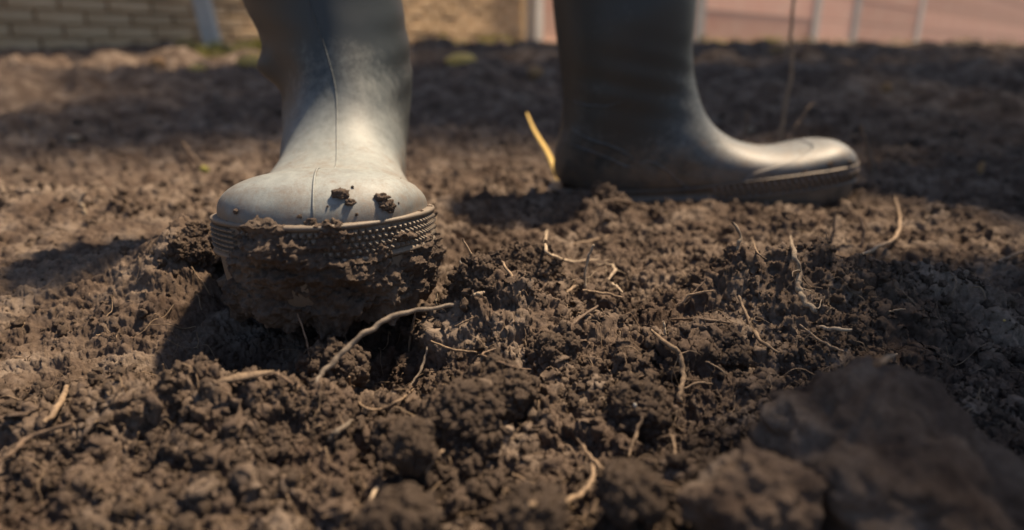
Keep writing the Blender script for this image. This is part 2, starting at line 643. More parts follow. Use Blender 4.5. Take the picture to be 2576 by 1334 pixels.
gq = grid_quads(len(ang), len(rad), wrap_u=True)
c0 = len(gv)
gv = np.concatenate([gv, [[0, 0, float(GZ[:, 0].mean())]]])
gt = [[c0, ((k + 1) % len(ang)) * len(rad), k * len(rad)] for k in range(len(ang))]
gq = gq[:, ::-1]
gt = [[a, c, b] for a, b, c in gt]
link('soil_ground', mesh_np('soil_ground', gv, gq, gt, M['soil']), kind='structure', label='dug brown garden soil')

# ------------------------------------------------------------------ walls at the back
def box_mesh(name, sx, sy, sz, mat, bev=0.0, seed=0):
    """A slightly uneven bevelled block standing on its base centre."""
    b = bev
    x, y = sx / 2, sy / 2
    rings = []
    for z, k in ((0, b), (b, 0), (sz - b, 0), (sz, b)):
        xx, yy = x - k, y - k
        c = b * 0.6
        rings.append([(-xx, -yy + c, z), (-xx + c, -yy, z), (xx - c, -yy, z), (xx, -yy + c, z), (xx, yy - c, z), (xx - c, yy, z), (-xx + c, yy, z), (-xx, yy - c, z)])
    v = np.array(rings).reshape(-1, 3)
    q = grid_quads(4, 8, wrap_v=True)[:, ::-1]
    v = np.concatenate([v, [[0, 0, 0], [0, 0, sz]]])
    t = [[32, k, (k + 1) % 8] for k in range(8)] + [[33, 24 + (k + 1) % 8, 24 + k] for k in range(8)]
    t = [[a, c, bb] for a, bb, c in t]
    return mesh_np(name, v, q, t, mat, smooth_=False)


WY = 7.0
YAW = R(54)
rs = random.Random(4)
wall = thing('brick_wall', 'tan brick wall behind the soil, left of the white post', 'wall', (0.12, WY, 0))
wall.rotation_euler = (0, 0, YAW)
link('backing', box_mesh('backing', 7.2, 0.20, 1.8, M['mortar'], 0.004), wall, Matrix.Translation((-3.52, 0.115, -0.05)))
bw, bh, pitch_x, pitch_z = 0.222, 0.057, 0.234, 0.067
brick_meshes = [box_mesh('brick', bw + rs.uniform(-.004, .004), 0.05, bh + rs.uniform(-.002, .002), M['brick'], 0.004 + 0.002 * i) for i in range(3)]
extra_v, extra_q, extra_t, base_n = [], [], [], 0
for row in range(26):
    z = 0.0 + row * pitch_z
    for k in range(31):
        x = -0.06 - bw / 2 - k * pitch_x - (pitch_x / 2 if row % 2 else 0)
        if x < -7.0:
            continue
        y = rs.uniform(-0.004, 0.004)
        if 1 <= row <= 12 and x > -4.9:
            link('brick', brick_meshes[rs.randrange(3)], wall, Matrix.Translation((x, y + 0.003, z)) @ Matrix.Rotation(rs.uniform(-.006, .006), 4, 'Y'))
        else:
            me = brick_meshes[0]
            vv = np.array([tuple(v.co) for v in me.vertices]) + np.array([x, y + 0.003, z])
            for p in me.polygons:
                idx = [i + base_n for i in p.vertices]
                (extra_q if len(idx) == 4 else extra_t).append(idx)
            extra_v.append(vv)
            base_n += len(vv)
link('outer_bricks', mesh_np('outer_bricks', np.concatenate(extra_v), extra_q, extra_t, M['brick'], False), wall, kind='stuff')

post = thing('white_post', 'whitewashed square post where the tan bricks meet the pink wall', 'post', (0.22, WY - 0.02, 0))
post.rotation_euler = (0, 0, YAW)
link('shaft', box_mesh('shaft', 0.13, 0.13, 1.95, M['whitewash'], 0.008), post)
link('side_strip', box_mesh('side_strip', 0.055, 0.07, 1.95, M['greypost'], 0.006), post, Matrix.Translation((0.096, 0.02, 0)))

pw = thing('pink_wall', 'pink panelled wall with pale upright battens behind the right boot', 'wall', (0.0, WY - 0.05, 0))
pw.rotation_euler = (0, 0, R(48))
edges = [0.36, 3.9, 8.5, 10.9, 16.5, 45.0]
wid = [0.10, 0.26, 0.30, 0.34, 0.4, 0.4]
for i in range(5):
    x0, x1 = edges[i] + wid[i] / 2 + 0.003, edges[i + 1] - wid[i + 1] / 2 - 0.003
    for j in range(7):
        link('panel', box_mesh('panel', x1 - x0, 0.06, 0.44, M['pink'], 0.006), pw, Matrix.Translation(((x0 + x1) / 2, 0.05 + rs.uniform(-.004, .004), 0.215 + j * 0.448)))
for i, e in enumerate(edges):
    link('batten', box_mesh('batten', wid[i], 0.09, 3.36, M['greypost'] if i in (1, 3) else M['whitewash'], 0.006), pw, Matrix.Translation((e, 0.035, 0.0)))
for i in range(5):
    x0, x1 = edges[i] + wid[i] / 2 + 0.003, edges[i + 1] - wid[i + 1] / 2 - 0.003
    link('plinth', box_mesh('plinth', x1 - x0, 0.12, 0.21, M['whitewash'], 0.01), pw, Matrix.Translation(((x0 + x1) / 2, 0.03, 0.0)))

lp = at_depth(540, 118, 3.6)
stake = thing('leaning_stake', 'white leaning stake in front of the tan bricks', 'stake', (lp[0], lp[1], 0.10))
stake.rotation_euler = (0, R(-7), 0)
link('shaft', box_mesh('shaft', 0.085, 0.05, 1.3, M['whitewash'], 0.007), stake)
link('cap', box_mesh('cap', 0.095, 0.06, 0.03, M['whitewash'], 0.006), stake, Matrix.Translation((0, 0, 1.302)))

# dry yellow grass along the foot of the walls: too many blades to count
rs2 = np.random.RandomState(8)
gV, gT, nb = [], [], 0
for (px, w, n) in ((1180, 90, 260), (1260, 60, 200), (1120, 40, 80), (1800, 90, 260), (1935, 60, 240), (2020, 140, 160), (2250, 220, 160), (640, 50, 200), (520, 60, 100), (2480, 80, 60)):
    for _ in range(n):
        d = 5.2 if px > 700 else 3.0
        d += rs2.uniform(-0.3, 0.3)
        X = (px + rs2.normal() * w * 0.5 - 1288) / 1678 * d
        Y = d / CP
        h, ww = rs2.uniform(0.03, 0.085), rs2.uniform(0.003, 0.006)
        lean = rs2.normal(size=2) * 0.03
        a = rs2.uniform(0, math.pi)
        dx, dy = math.cos(a) * ww, math.sin(a) * ww
        gV += [[X - dx, Y - dy, 0], [X + dx, Y + dy, 0], [X + lean[0] * .5 + dx * .6, Y + lean[1] * .5 + dy * .6, h * .6], [X + lean[0] * .5 - dx * .6, Y + lean[1] * .5 - dy * .6, h * .6], [X + lean[0] * 1.4, Y + lean[1] * 1.4, h]]
        gT += [[nb, nb + 1, nb + 2], [nb, nb + 2, nb + 3], [nb + 3, nb + 2, nb + 4]]
        nb += 5
gV = np.array(gV)
gV[:, 2] += np.repeat(gz(gV[0::5, 0], gV[0::5, 1]), 5) - 0.005
link('dry_grass', mesh_np('dry_grass', gV, None, gT, M['grass'], False), kind='stuff', label='yellow dry grass along the foot of the walls')

# ------------------------------------------------------------------ boots
#        Tx     Tz     Bx     Bz     w      ptop  pbot
SEC = [(0.3045, 0.042, 0.3045, 0.036, 0.004, 2.0, 2.2),
       (0.3025, 0.0485, 0.3020, 0.032, 0.018, 2.1, 2.6),
       (0.2975, 0.0550, 0.2975, 0.030, 0.0295, 2.2, 3.0),
       (0.2880, 0.0608, 0.2880, 0.028, 0.0395, 2.3, 3.4),
       (0.2740, 0.0630, 0.2740, 0.026, 0.0465, 2.3, 3.8),
       (0.2560, 0.0612, 0.2560, 0.022, 0.0510, 2.2, 4.0),
       (0.2330, 0.0582, 0.2300, 0.018, 0.0525, 2.15, 4.0),
       (0.2080, 0.0590, 0.2000, 0.014, 0.0500, 2.1, 4.0),
       (0.1850, 0.0650, 0.1650, 0.012, 0.0455, 2.05, 3.8),
       (0.1660, 0.0770, 0.1250, 0.012, 0.0410, 2.0, 3.4),
       (0.1530, 0.0930, 0.0780, 0.011, 0.0390, 2.0, 3.0),
       (0.1450, 0.1130, 0.0340, 0.012, 0.0390, 2.0, 2.6),
       (0.1420, 0.1310, 0.0040, 0.030, 0.0410, 2.0, 2.4),
       (0.1415, 0.1480, 0.0040, 0.056, 0.0440, 2.0, 2.2),
       (0.1420, 0.1660, 0.0125, 0.084, 0.0475, 2.0, 2.1),
       (0.1430, 0.1860, 0.0145, 0.115, 0.0510, 2.0, 2.0),
       (0.1440, 0.2120, 0.0110, 0.152, 0.0545, 2.0, 2.0),
       (0.1450, 0.2360, 0.0070, 0.190, 0.0565, 2.0, 2.0),
       (0.1455, 0.2560, 0.0040, 0.225, 0.0580, 2.0, 2.0),
       (0.1460, 0.2720, 0.0020, 0.258, 0.0590, 2.0, 2.0)]
SEC = np.array(SEC)
_sh = np.interp(np.arange(len(SEC)), [8, 11, 14, 19], [0, -0.002, -0.008, -0.010])
SEC[:, 0] += _sh
SEC[11:, 2] += _sh[11:]
SEC[10:17, 4] += 0.004
NS = len(SEC) - 1


class Boot:
    def __init__(self, lean=0.0, bulge=None, asym=0.0):
        self.lean, self.bulge, self.asym = lean, bulge, asym

    def upper(self, s, phi, off=0.0):
        """Points of the upper at section s and angle phi (0 = front/top line)."""
        s, phi = np.broadcast_arrays(np.asarray(s, float), np.asarray(phi, float))
        shp = s.shape
        s, phi = s.ravel(), phi.ravel()
        P = catmull(SEC, s)
        c, sn = np.cos(phi), np.sin(phi)
        p = np.where(c > 0, P[:, 5], P[:, 6])
        ax = np.sign(c) * np.abs(c) ** (2 / p)
        la = np.sign(sn) * np.abs(sn) ** (2 / p)
        mx, mz = (P[:, 0] + P[:, 2]) / 2, (P[:, 1] + P[:, 3]) / 2
        hx, hz = (P[:, 0] - P[:, 2]) / 2, (P[:, 1] - P[:, 3]) / 2
        X, Z, Y = mx + ax * hx, mz + ax * hz, la * P[:, 4]
        Y = Y + self.asym * np.sin(np.clip(X / 0.3, 0, 1) * math.pi) * smooth(0.12, 0.05, Z)
        Y = Y + self.lean * np.maximum(Z - 0.10, 0) ** 1.25
        if self.bulge:
            for (bx, by, bz, br, bh) in self.bulge:
                w = np.exp(-(((X - bx) ** 2 + (Z - bz) ** 2 * 1.6) / br ** 2)) * smooth(0.0, 0.6, np.sign(by) * la)
                Y = Y + np.sign(by) * bh * w
        # soft creases of the rubber round the ankle
        cr = np.exp(-((Z - 0.125) / 0.035) ** 2)
        Y = Y + np.sign(la) * np.abs(la) * 0.0007 * cr * np.sin(Z * 260 + X * 60)
        out = np.stack([X, Y, Z], 1)
        if np.any(off):
            e = 1e-3
            a = (self.upper(s + e, phi) - self.upper(s - e, phi))
            b = (self.upper(s, phi + e) - self.upper(s, phi - e))
            n = np.cross(a, b)
            n /= np.linalg.norm(n, axis=1)[:, None] + 1e-12
            ctr = np.stack([mx, np.zeros_like(mx), mz], 1)
            sg = np.sign(((out - ctr) * n).sum(1))
            out = out + n * (sg * off)[:, None]
        return out.reshape(shp + (3,))


OUT = [(-.0065, 0), (-.0035, .0185), (.007, .031), (.03, .0395), (.07, .0405), (.12, .0395), (.165, .0455), (.21, .0545), (.245, .0558), (.272, .0505), (.291, .0385), (.3035, .0205), (.3085, 0)]


def outline(asym, n=900):
    p = np.array(OUT + [(x, -y) for x, y in OUT[-2:0:-1]])
    k = len(p)
    q = np.concatenate([p[-3:], p, p[:4]])
    c = catmull(q, np.linspace(3, 3 + k, 4000))
    c[:, 1] += asym * np.sin(np.clip(c[:, 0] / 0.3, 0, 1) * math.pi)
    L = np.concatenate([[0], np.cumsum(np.linalg.norm(np.diff(c, axis=0), axis=1))])
    u = np.linspace(0, L[-1], n, endpoint=False)
    c = np.stack([np.interp(u, L, c[:, i]) for i in (0, 1)], 1)
    t = np.roll(c, -1, 0) - np.roll(c, 1, 0)
    t /= np.linalg.norm(t, axis=1)[:, None]
    nrm = np.stack([t[:, 1], -t[:, 0]], 1)
    if ((c - c.mean(0)) * nrm).sum() < 0:
        nrm = -nrm
    return c, nrm, t, L[-1]


def zlo(x):
    return 0.010 + 0.015 * smooth(0.13, 0.30, x)


def zhi(x):
    return zlo(x) + 0.012 + 0.0065 * smooth(0.10, 0.2, x)


def zbot(x):
    return 0.002 * smooth(0.23, 0.31, x) + 0.004 * smooth(0.07, 0.10, x) * smooth(0.16, 0.12, x)


def loft(c, n, prof, zf):
    """prof: (outward offset, height fraction) swept round an outline."""
    rings = []
    for off, f in prof:
        z = zf(c[:, 0], f)
        o = off if np.ndim(off) else np.full(len(c), off)
        rings.append(np.concatenate([c + n * o[:, None], z[:, None]], 1))
    return np.stack(rings, 1)


def build_boot(name, label, place, boot, side_ribs):
    root = thing(name, label, 'boot', (place['o'][0], place['o'][1], place['z']))
    root.rotation_euler = (0, -place['pitch'], place['a'])
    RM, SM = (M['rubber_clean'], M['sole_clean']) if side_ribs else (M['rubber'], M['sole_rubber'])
    # upper
    ns, nphi = 190, 112
    ss = np.concatenate([np.linspace(0, 4, 60, endpoint=False), np.linspace(4, NS, ns - 60)])
    ph = np.arange(nphi) * 2 * math.pi / nphi
    V = boot.upper(ss[:, None], ph[None, :])
    mid = V[-1].mean(0)
    rim_in = mid + (V[-1] - mid) * 0.955
    rim_dn = mid + (V[-1] - mid) * 0.90 + np.array([0, 0, -0.018])
    V = np.concatenate([V, rim_in[None], rim_dn[None]])
    v = V.reshape(-1, 3)
    q = grid_quads(len(V), nphi, wrap_v=True)
    t = [[len(v), (k + 1) % nphi, k] for k in range(nphi)]
    v = np.concatenate([v, v[:nphi].mean(0)[None]])
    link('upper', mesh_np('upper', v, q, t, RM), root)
    # toe cap overlay
    phc = np.linspace(-1.86, 1.86, 120)
    edge = 5.05 + 2.75 * smooth(0.25, 1.75, np.abs(phc)) ** 1.2
    k = np.linspace(0.0, 1, 60)
    S = k[:, None] * edge[None, :]
    offs = 0.0016 * smooth(0.0, 0.035, 1 - k)[:, None] * np.ones_like(S) + 0.0009 * np.exp(-((1 - k) / 0.03) ** 2)[:, None] * smooth(0.0, 0.008, 1 - k)[:, None] - 0.0002
    C = boot.upper(S, np.broadcast_to(phc, S.shape), offs.ravel()).reshape(-1, 3)
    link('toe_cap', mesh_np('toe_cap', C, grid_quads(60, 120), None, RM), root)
    # seams
    def ridge(pname, spts, r=0.0006, off=0.0):
        sp, pp = np.array(spts).T
        m = len(spts) * 8
        tt = np.linspace(0, len(spts) - 1, m)
        P = boot.upper(catmull(sp, tt), catmull(pp, tt), np.full(m, off))
        vv, qq, tr = tube_arrays(P[::2], [r * .4] + [r] * 6 + [r * .4], 6, wob=0.03)
        return link(pname, mesh_np(pname, vv, qq, tr, RM), root)
    ridge('front_seam', [(5.2, 0.02), (7, 0.06), (9, 0.02), (11, -0.05), (13, -0.08), (15, -0.09), (17.5, -0.09)], 0.0006)
    ridge('cap_seam', [(0.6, 0), (2, 0), (3.5, 0.0), (4.8, 0.0)], 0.0006, 0.0016)
    # foxing band and outsole
    c, n, tg, L = outline(boot.asym)
    fz = lambda x, f: zlo(x) + f * (zhi(x) - zlo(x))
    prof = [(-.012, 1.0), (-.0005, 1.0), (.0012, .985), (.0018, .93), (.0012, .87), (-.0002, .84), (-.0002, .16), (.0012, .13), (.0018, .07), (.0012, .02), (-.001, 0.0), (-.012, 0.0)]
    B = loft(c, n, prof, fz)
    band = link('toe_band', mesh_np('toe_band', B.reshape(-1, 3), grid_quads(len(c), len(prof), True), None, SM), root)
    fs = lambda x, f: zbot(x) + f * (zlo(x) + 0.001 - zbot(x))
    tp = 0.003 * smooth(0.2, 0.3, c[:, 0])
    prof = [(-.010, 1.0), (-.0016, 1.0), (-.0012, .9), (-.0018 - tp * .35, .4), (-.0028 - tp * .7, .1), (-.0045 - tp, 0.0), (-.02 - tp, 0.0)]
    B2 = loft(c, n, prof, fs)
    v = B2.reshape(-1, 3)
    cen = np.stack([c[:, 0] * 0.86 + 0.02, c[:, 1] * 0.05, zbot(c[:, 0])], 1)
    v = np.concatenate([v, cen])
    q = grid_quads(len(c), len(prof), True)
    a = np.arange(len(c))
    b = (a + 1) % len(c)
    q = np.concatenate([q, np.stack([a * len(prof) + len(prof) - 1, b * len(prof) + len(prof) - 1, len(B2.reshape(-1, 3)) + b, len(B2.reshape(-1, 3)) + a], 1)])
    link('outsole', mesh_np('outsole', v, q, None, SM), root)
    # raised pattern on the band
    def frame(i, f, off):
        x, y = c[i] + n[i] * off
        z = fz(c[i:i + 1, 0], f)[0]
        # slope of the band along the outline
        j = (i + 4) % len(c)
        dz = fz(c[j:j + 1, 0], f)[0] - z
        d = np.array([*(c[j] - c[i]), dz])
        tx = Vector(d).normalized()
        nz = Vector((*n[i], 0)).normalized()
        ty = nz.cross(tx).normalized()
        nz = tx.cross(ty)
        m = Matrix((tx, ty, nz)).transposed().to_4x4()
        m.translation = Vector((x, y, z))
        return m
    s_w = 0.0033
    e = s_w * 0.5
    pyr = mesh_np('stud', [[-e, -e, 0], [e, -e, 0], [e, e, 0], [-e, e, 0], [-e * .16, -e * .16, .0022], [e * .16, -e * .16, .0022], [e * .16, e * .16, .0022], [-e * .16, e * .16, .0022]],
                  [[0, 1, 5, 4], [1, 2, 6, 5], [2, 3, 7, 6], [3, 0, 4, 7], [4, 5, 6, 7]], None, SM, False)

    def bar(w, hgt, dep):
        w, hgt = w / 2, hgt / 2
        return mesh_np('rib', [[-w, -hgt, 0], [w, -hgt, 0], [w, hgt, 0], [-w, hgt, 0], [-w * .9, -hgt * .4, dep], [w * .9, -hgt * .4, dep], [w * .9, hgt * .4, dep], [-w * .9, hgt * .4, dep]],
                       [[0, 1, 5, 4], [1, 2, 6, 5], [2, 3, 7, 6], [3, 0, 4, 7], [4, 5, 6, 7]], None, SM, False)
    step = L / len(c)
    if not side_ribs:
        us = np.arange(0, L, s_w)
        for r_ in range(4):
            for j, u in enumerate(us):
                i = int(round((u + (s_w / 2 if r_ % 2 else 0)) / step)) % len(c)
                if c[i, 0] > 0.212 and not (c[i, 1] < -0.034) and not (c[i, 1] > 0.03 and c[i, 0] < 0.225):
                    link('stud', pyr, band, frame(i, 0.255 + r_ * 0.163, -0.0001))
        hb = bar(0.0042, 0.0017, 0.0018)
        for f in (0.24, 0.37, 0.5, 0.63, 0.76):
            for u in np.arange(0, L, 0.0040):
                i = int(round(u / step)) % len(c)
                if c[i, 0] > 0.19 and c[i, 1] < -0.0355:
                    link('rib', hb, band, frame(i, f, -0.0001))
    else:
        rb = bar(0.0030, 0.0140, 0.0026)
        for u in np.arange(0, L, 0.0062):
            i = int(round(u / step)) % len(c)
            if c[i, 0] > 0.155:
                tilt = 0.5 if c[i, 1] < 0 else -0.5
                link('rib', rb, band, frame(i, 0.5, -0.0001) @ Matrix.Rotation(tilt, 4, 'Z'))
    return root, (c, n, L)


left_model = Boot(lean=-0.42, bulge=[(0.088, -1, 0.117, 0.0135, 0.0135), (0.080, -1, 0.080, 0.030, 0.0035)], asym=-0.003)
left_boot, left_out = build_boot('rubber_boot', 'muddy rubber boot at left with its toe towards the viewer', LB, left_model, False)
right_model = Boot(lean=0.0, asym=0.002)
right_boot, right_out = build_boot('rubber_boot', 'rubber boot seen from the side, toe pointing right', RB, right_model, True)
left_boot['group'] = right_boot['group'] = 'pair of rubber boots'

# raised piping on the side of the right boot (side view points x, z of the boot)
_s, _p = np.meshgrid(np.linspace(1, NS, 260), np.linspace(math.pi, 2 * math.pi, 180), indexing='ij')
_side = right_model.upper(_s, _p).reshape(-1, 3)


def side_line(name, pts, r=0.0011):
    pts = catmull(np.array(pts), np.linspace(0, len(pts) - 1, len(pts) * 5))
    P = []
    for x, z in pts:
        k = np.argmin((_side[:, 0] - x) ** 2 + (_side[:, 2] - z) ** 2)
        P.append(_side[k])
    P = np.array(P)
    ker = np.array([1, 2, 1]) / 4
    P[1:-1] = (P[:-2] + 2 * P[1:-1] + P[2:]) / 4
    vv, qq, tr = tube_arrays(P, [r * .5, r, r, r, r * .5], 8, wob=0.02)
    link(name, mesh_np(name, vv, qq, tr, M['rubber_clean']), right_boot)


side_line('heel_piping', [(.014, .084), (.030, .074), (.050, .068), (.066, .060), (.078, .050)])
side_line('heel_piping', [(.012, .070), (.028, .064), (.048, .056), (.062, .049), (.074, .046)])
side_line('side_piping', [(.080, .050), (.092, .051), (.104, .044), (.118, .032), (.132, .022), (.150, .018)])
side_line('ankle_ridge', [(.016, .110), (.028, .1065), (.044, .106), (.058, .110)], 0.0009)

# ------------------------------------------------------------------ unseen trees and shrubs added to darken the edges of the view
M['bark'] = plain_material('bark', (0.10, 0.075, 0.05), (0.19, 0.15, 0.11), 14, 0.01)
M['foliage'] = stem_material('foliage', (0.05, 0.085, 0.025), (0.085, 0.12, 0.04))


def leafy(name, label, cat, base, crown, radii, trunk_r, n, leaf, clumps, seed, part='crown', gaps=()):
    t = thing(name, label, cat, base)
    rr = np.random.RandomState(seed)
    base, crown = np.array(base), np.array(crown)
    cc_ = rr.normal(size=(clumps, 3))
    cc_ /= np.linalg.norm(cc_, axis=1)[:, None]
    cc_ = cc_ * (0.35 + 0.6 * rr.rand(clumps, 1)) * np.array(radii)
    V, Q, T, b = [], [], [], 0
    top = crown - base
    stems = [([(0, 0, -0.05), tuple(top * 0.35 + rr.normal(size=3) * .03), tuple(top * 0.75), tuple(top)], [trunk_r * 1.3, trunk_r, trunk_r * .7, trunk_r * .3])]
    for k in range(min(clumps, 16)):
        st = top * rr.uniform(0.5, 0.85)
        stems.append(([tuple(st), tuple((st + top + cc_[k]) / 2 + rr.normal(size=3) * .04), tuple(top + cc_[k])], [trunk_r * .4, trunk_r * .25, trunk_r * .1]))
    for pp, r_ in stems:
        v, q, tr = tube_arrays(pp, r_, 8, wob=0.08, seed=seed)
        V.append(v)
        Q.append(q + b)
        T.append(tr + b)
        b += len(v)
    link('trunk', mesh_np('trunk', np.concatenate(V), np.concatenate(Q), np.concatenate(T), M['bark']), t)
    k = rr.randint(0, clumps, n)
    P = cc_[k] + rr.normal(size=(n, 3)) * np.array(radii) * 0.17
    for g in gaps:
        P = P[np.linalg.norm((P - np.array(g[:3])), axis=1) > g[3]]
    n = len(P)
    a = rr.normal(size=(n, 3))
    a /= np.linalg.norm(a, axis=1)[:, None]
    c_ = np.cross(a, rr.normal(size=(n, 3)))
    c_ /= np.linalg.norm(c_, axis=1)[:, None]
    L_ = leaf * rr.uniform(.7, 1.3, (n, 1))
    f = np.cross(a, c_)
    lv = np.stack([P - a * L_ * .5, P + c_ * L_ * .27 + f * L_ * .06, P + a * L_ * .5, P - c_ * L_ * .27 + f * L_ * .06], 1).reshape(-1, 3) + top
    link(part, mesh_np(part, lv, np.arange(n * 4).reshape(-1, 4), None, M['foliage'], False), t, kind='stuff')
    return t


leafy('added_tree', 'unseen leafy crown added at the right to shade the back soil', 'added_tree', (3.1, 3.35, 0.12), (1.85, 2.75, 3.5), (1.85, 1.05, 0.6), 0.09, 14000, 0.10, 34, 5, 'crown', ((-0.25, -0.87, 0, 0.40), (-0.65, -0.60, 0, 0.33)))
leafy('added_tree', 'unseen leafy crown added further back to shade the soil before the walls', 'added_tree', (4.5, 5.2, 0.12), (2.2, 4.85, 3.6), (2.8, 1.3, 0.6), 0.10, 14000, 0.12, 44, 25)
leafy('added_tree', 'unseen leafy crown added to shade the left end of the brick wall', 'added_tree', (-2.5, 5.9, 0.1), (-1.05, 4.75, 3.9), (1.15, 0.95, 0.5), 0.09, 12000, 0.11, 32, 35)
leafy('added_shrub', 'unseen leafy screen added to shade the soil at the right edge', 'added_shrub', (0.95, 0.58, 0.0), (0.675, 0.50, 0.78), (0.27, 0.20, 0.20), 0.014, 7500, 0.045, 24, 9, 'foliage', ((-0.22, 0.13, 0, 0.11),))
leafy('added_shrub', 'taller unseen leafy screen added behind the first to shade the right edge', 'added_shrub', (1.3, 0.9, 0.0), (1.05, 0.95, 0.82), (0.32, 0.28, 0.22), 0.016, 6000, 0.05, 22, 19, 'foliage')

# ------------------------------------------------------------------ mud on the left boot
c, n, L = left_out
sel = np.nonzero(c[:, 0] > 0.175)[0]
order = sel[np.argsort(np.unwrap(np.arctan2(c[sel, 1], c[sel, 0] - 0.2)))]
cc, nn = c[order], n[order]
uu = np.concatenate([[0], np.cumsum(np.linalg.norm(np.diff(cc, axis=0), axis=1))])
NU, NV = 620, 170
ug = np.linspace(0, uu[-1], NU)
ci = np.stack([np.interp(ug, uu, cc[:, k]) for k in (0, 1)], 1)
ni = np.stack([np.interp(ug, uu, nn[:, k]) for k in (0, 1)], 1)
ni /= np.linalg.norm(ni, axis=1)[:, None]
fv = np.linspace(-0.35, 2.75, NV)       # 0-1 sole wall, 1-2 band, above 2 the cap
U, F = np.meshgrid(np.arange(NU), fv, indexing='ij')
X0 = ci[:, 0][:, None] * np.ones_like(F)
YL = ci[:, 1][:, None] * np.ones_like(F)
zb, zl, zh = zbot(X0), zlo(X0), zhi(X0)
Zc = np.where(F < 1, zb + F * (zl - zb), np.where(F < 2, zl + (F - 1) * (zh - zl), zh + (F - 2) * 0.020))
base_off = np.where(F < 0, -0.006 + F * 0.02, np.where(F < 1, -0.005 + F * 0.004, np.where(F < 2, 0.0008, -0.003 - (F - 2) * 0.012)))
us_ = ug[:, None] * np.ones_like(F)
lump = fbm2(us_ * 55, Zc * 70, 5, 91, 0.55)
fine = fbm2(us_ * 330, Zc * 330, 4, 95, 0.6)
yn = YL / 0.055
cover = np.interp(F, [-0.35, 0.0, 0.7, 1.0, 1.3, 1.9, 2.2, 2.7], [0.6, 0.85, 0.75, 0.45, 0.1, -0.3, -0.75, -1.5])
cover = cover + 1.15 * np.exp(-((yn + 0.40) / 0.26) ** 2) * smooth(0.8, 1.3, F) * smooth(2.75, 2.1, F)
cover = cover + 0.25 * np.exp(-((yn + 0.05) / 0.3) ** 2) * smooth(0.9, 1.1, F) * smooth(1.9, 1.4, F)
cover = cover - 2.2 * smooth(-0.74, -0.90, yn) * smooth(0.1, 0.5, F) - 0.35 * smooth(0.4, 0.6, yn) * smooth(0.9, 1.2, F)
thick = 0.0046 * (cover + 1.1 * lump)
mask = smooth(-0.0006, 0.0016, thick)
thick = thick + mask * (0.0016 * domes(us_, Zc, 0.0048, 61, 0.9) / 0.7 + 0.0011 * domes(us_, Zc, 0.0022, 62, 0.9) / 0.7 + 0.0005 * fine)
thick = np.clip(thick, -0.004, 0.011)
off = base_off + thick
mz = Zc + 0.001 * fine - 0.004 * mask * smooth(0.3, -0.3, F) * (0.6 + lump)
mv = np.stack([X0 + ni[:, 0][:, None] * off, YL + ni[:, 1][:, None] * off, mz], -1)
crust = link('mud_crust', mesh_np('mud_crust', mv.reshape(-1, 3), grid_quads(NU, NV), None, M['mud']), left_boot, kind='stuff')
crust['label'] = 'brown crumbly mud stuck round the toe'


def ico(sub):
    import bmesh
    bm = bmesh.new()
    bmesh.ops.create_icosphere(bm, subdivisions=sub, radius=1.0)
    v = np.array([x.co[:] for x in bm.verts])
    f = np.array([[q.index for q in p.verts] for p in bm.faces])
    bm.free()
    return v, f


ICO = {s: ico(s) for s in (2, 3, 4, 6)}


def lump_mesh(name, size, seed, sub=4, mat=None, rough=1.0, grain=None):
    v, f = ICO[sub]
    d = v / np.linalg.norm(v, axis=1)[:, None]
    s = np.asarray(size, float) * np.ones(3)
    p = d * s
    k = s.mean()
    r = 1 + 0.26 * rough * fbm3(d * 1.3 + seed * 3.1, 3, seed) + 0.20 * rough * domes3(d + seed, 0.75, seed + 2) / 0.75 - 0.1
    p = p * r[:, None]
    nd = d
    if grain:
        for g, a in grain:
            p = p + nd * (a * domes3(p + seed, g, seed + int(g * 1e5), 0.85))[:, None]
        p = p + nd * (k * 0.03 * fbm3(p / k * 9, 3, seed + 9))[:, None]
    else:
        p = p + nd * (k * 0.16 * fbm3(d * 4.5 + seed, 3, seed + 9, 0.6, True))[:, None]
    return mesh_np(name, p, None, f, mat or M['soil'])


# clumps of mud on the toe cap: fixed to the cap surface
def on_cap(px, py, d0=0.28, d1=0.45):
    mw = Matrix.Translation(left_boot.location) @ left_boot.rotation_euler.to_matrix().to_4x4()
    inv = np.array(mw.inverted())
    s_, p_ = np.meshgrid(np.linspace(0, 10, 260), np.linspace(-1.9, 1.9, 200), indexing='ij')
    P = left_model.upper(s_, p_).reshape(-1, 3)
    W = (np.array(mw)[:3, :3] @ P.T).T + np.array(mw)[:3, 3]
    rel = W - np.array([0, 0, CAM_H])
    dep = rel[:, 1] * CP - rel[:, 2] * SP
    up = rel[:, 1] * SP + rel[:, 2] * CP
    X = rel[:, 0] / dep * 1678 + 1288
    Y = 667 - up / dep * 1678
    e = (X - px) ** 2 + (Y - py) ** 2
    near = np.nonzero(e < 60)[0]
    k = near[np.argmin(dep[near])] if len(near) else np.argmin(e)
    return P[k]


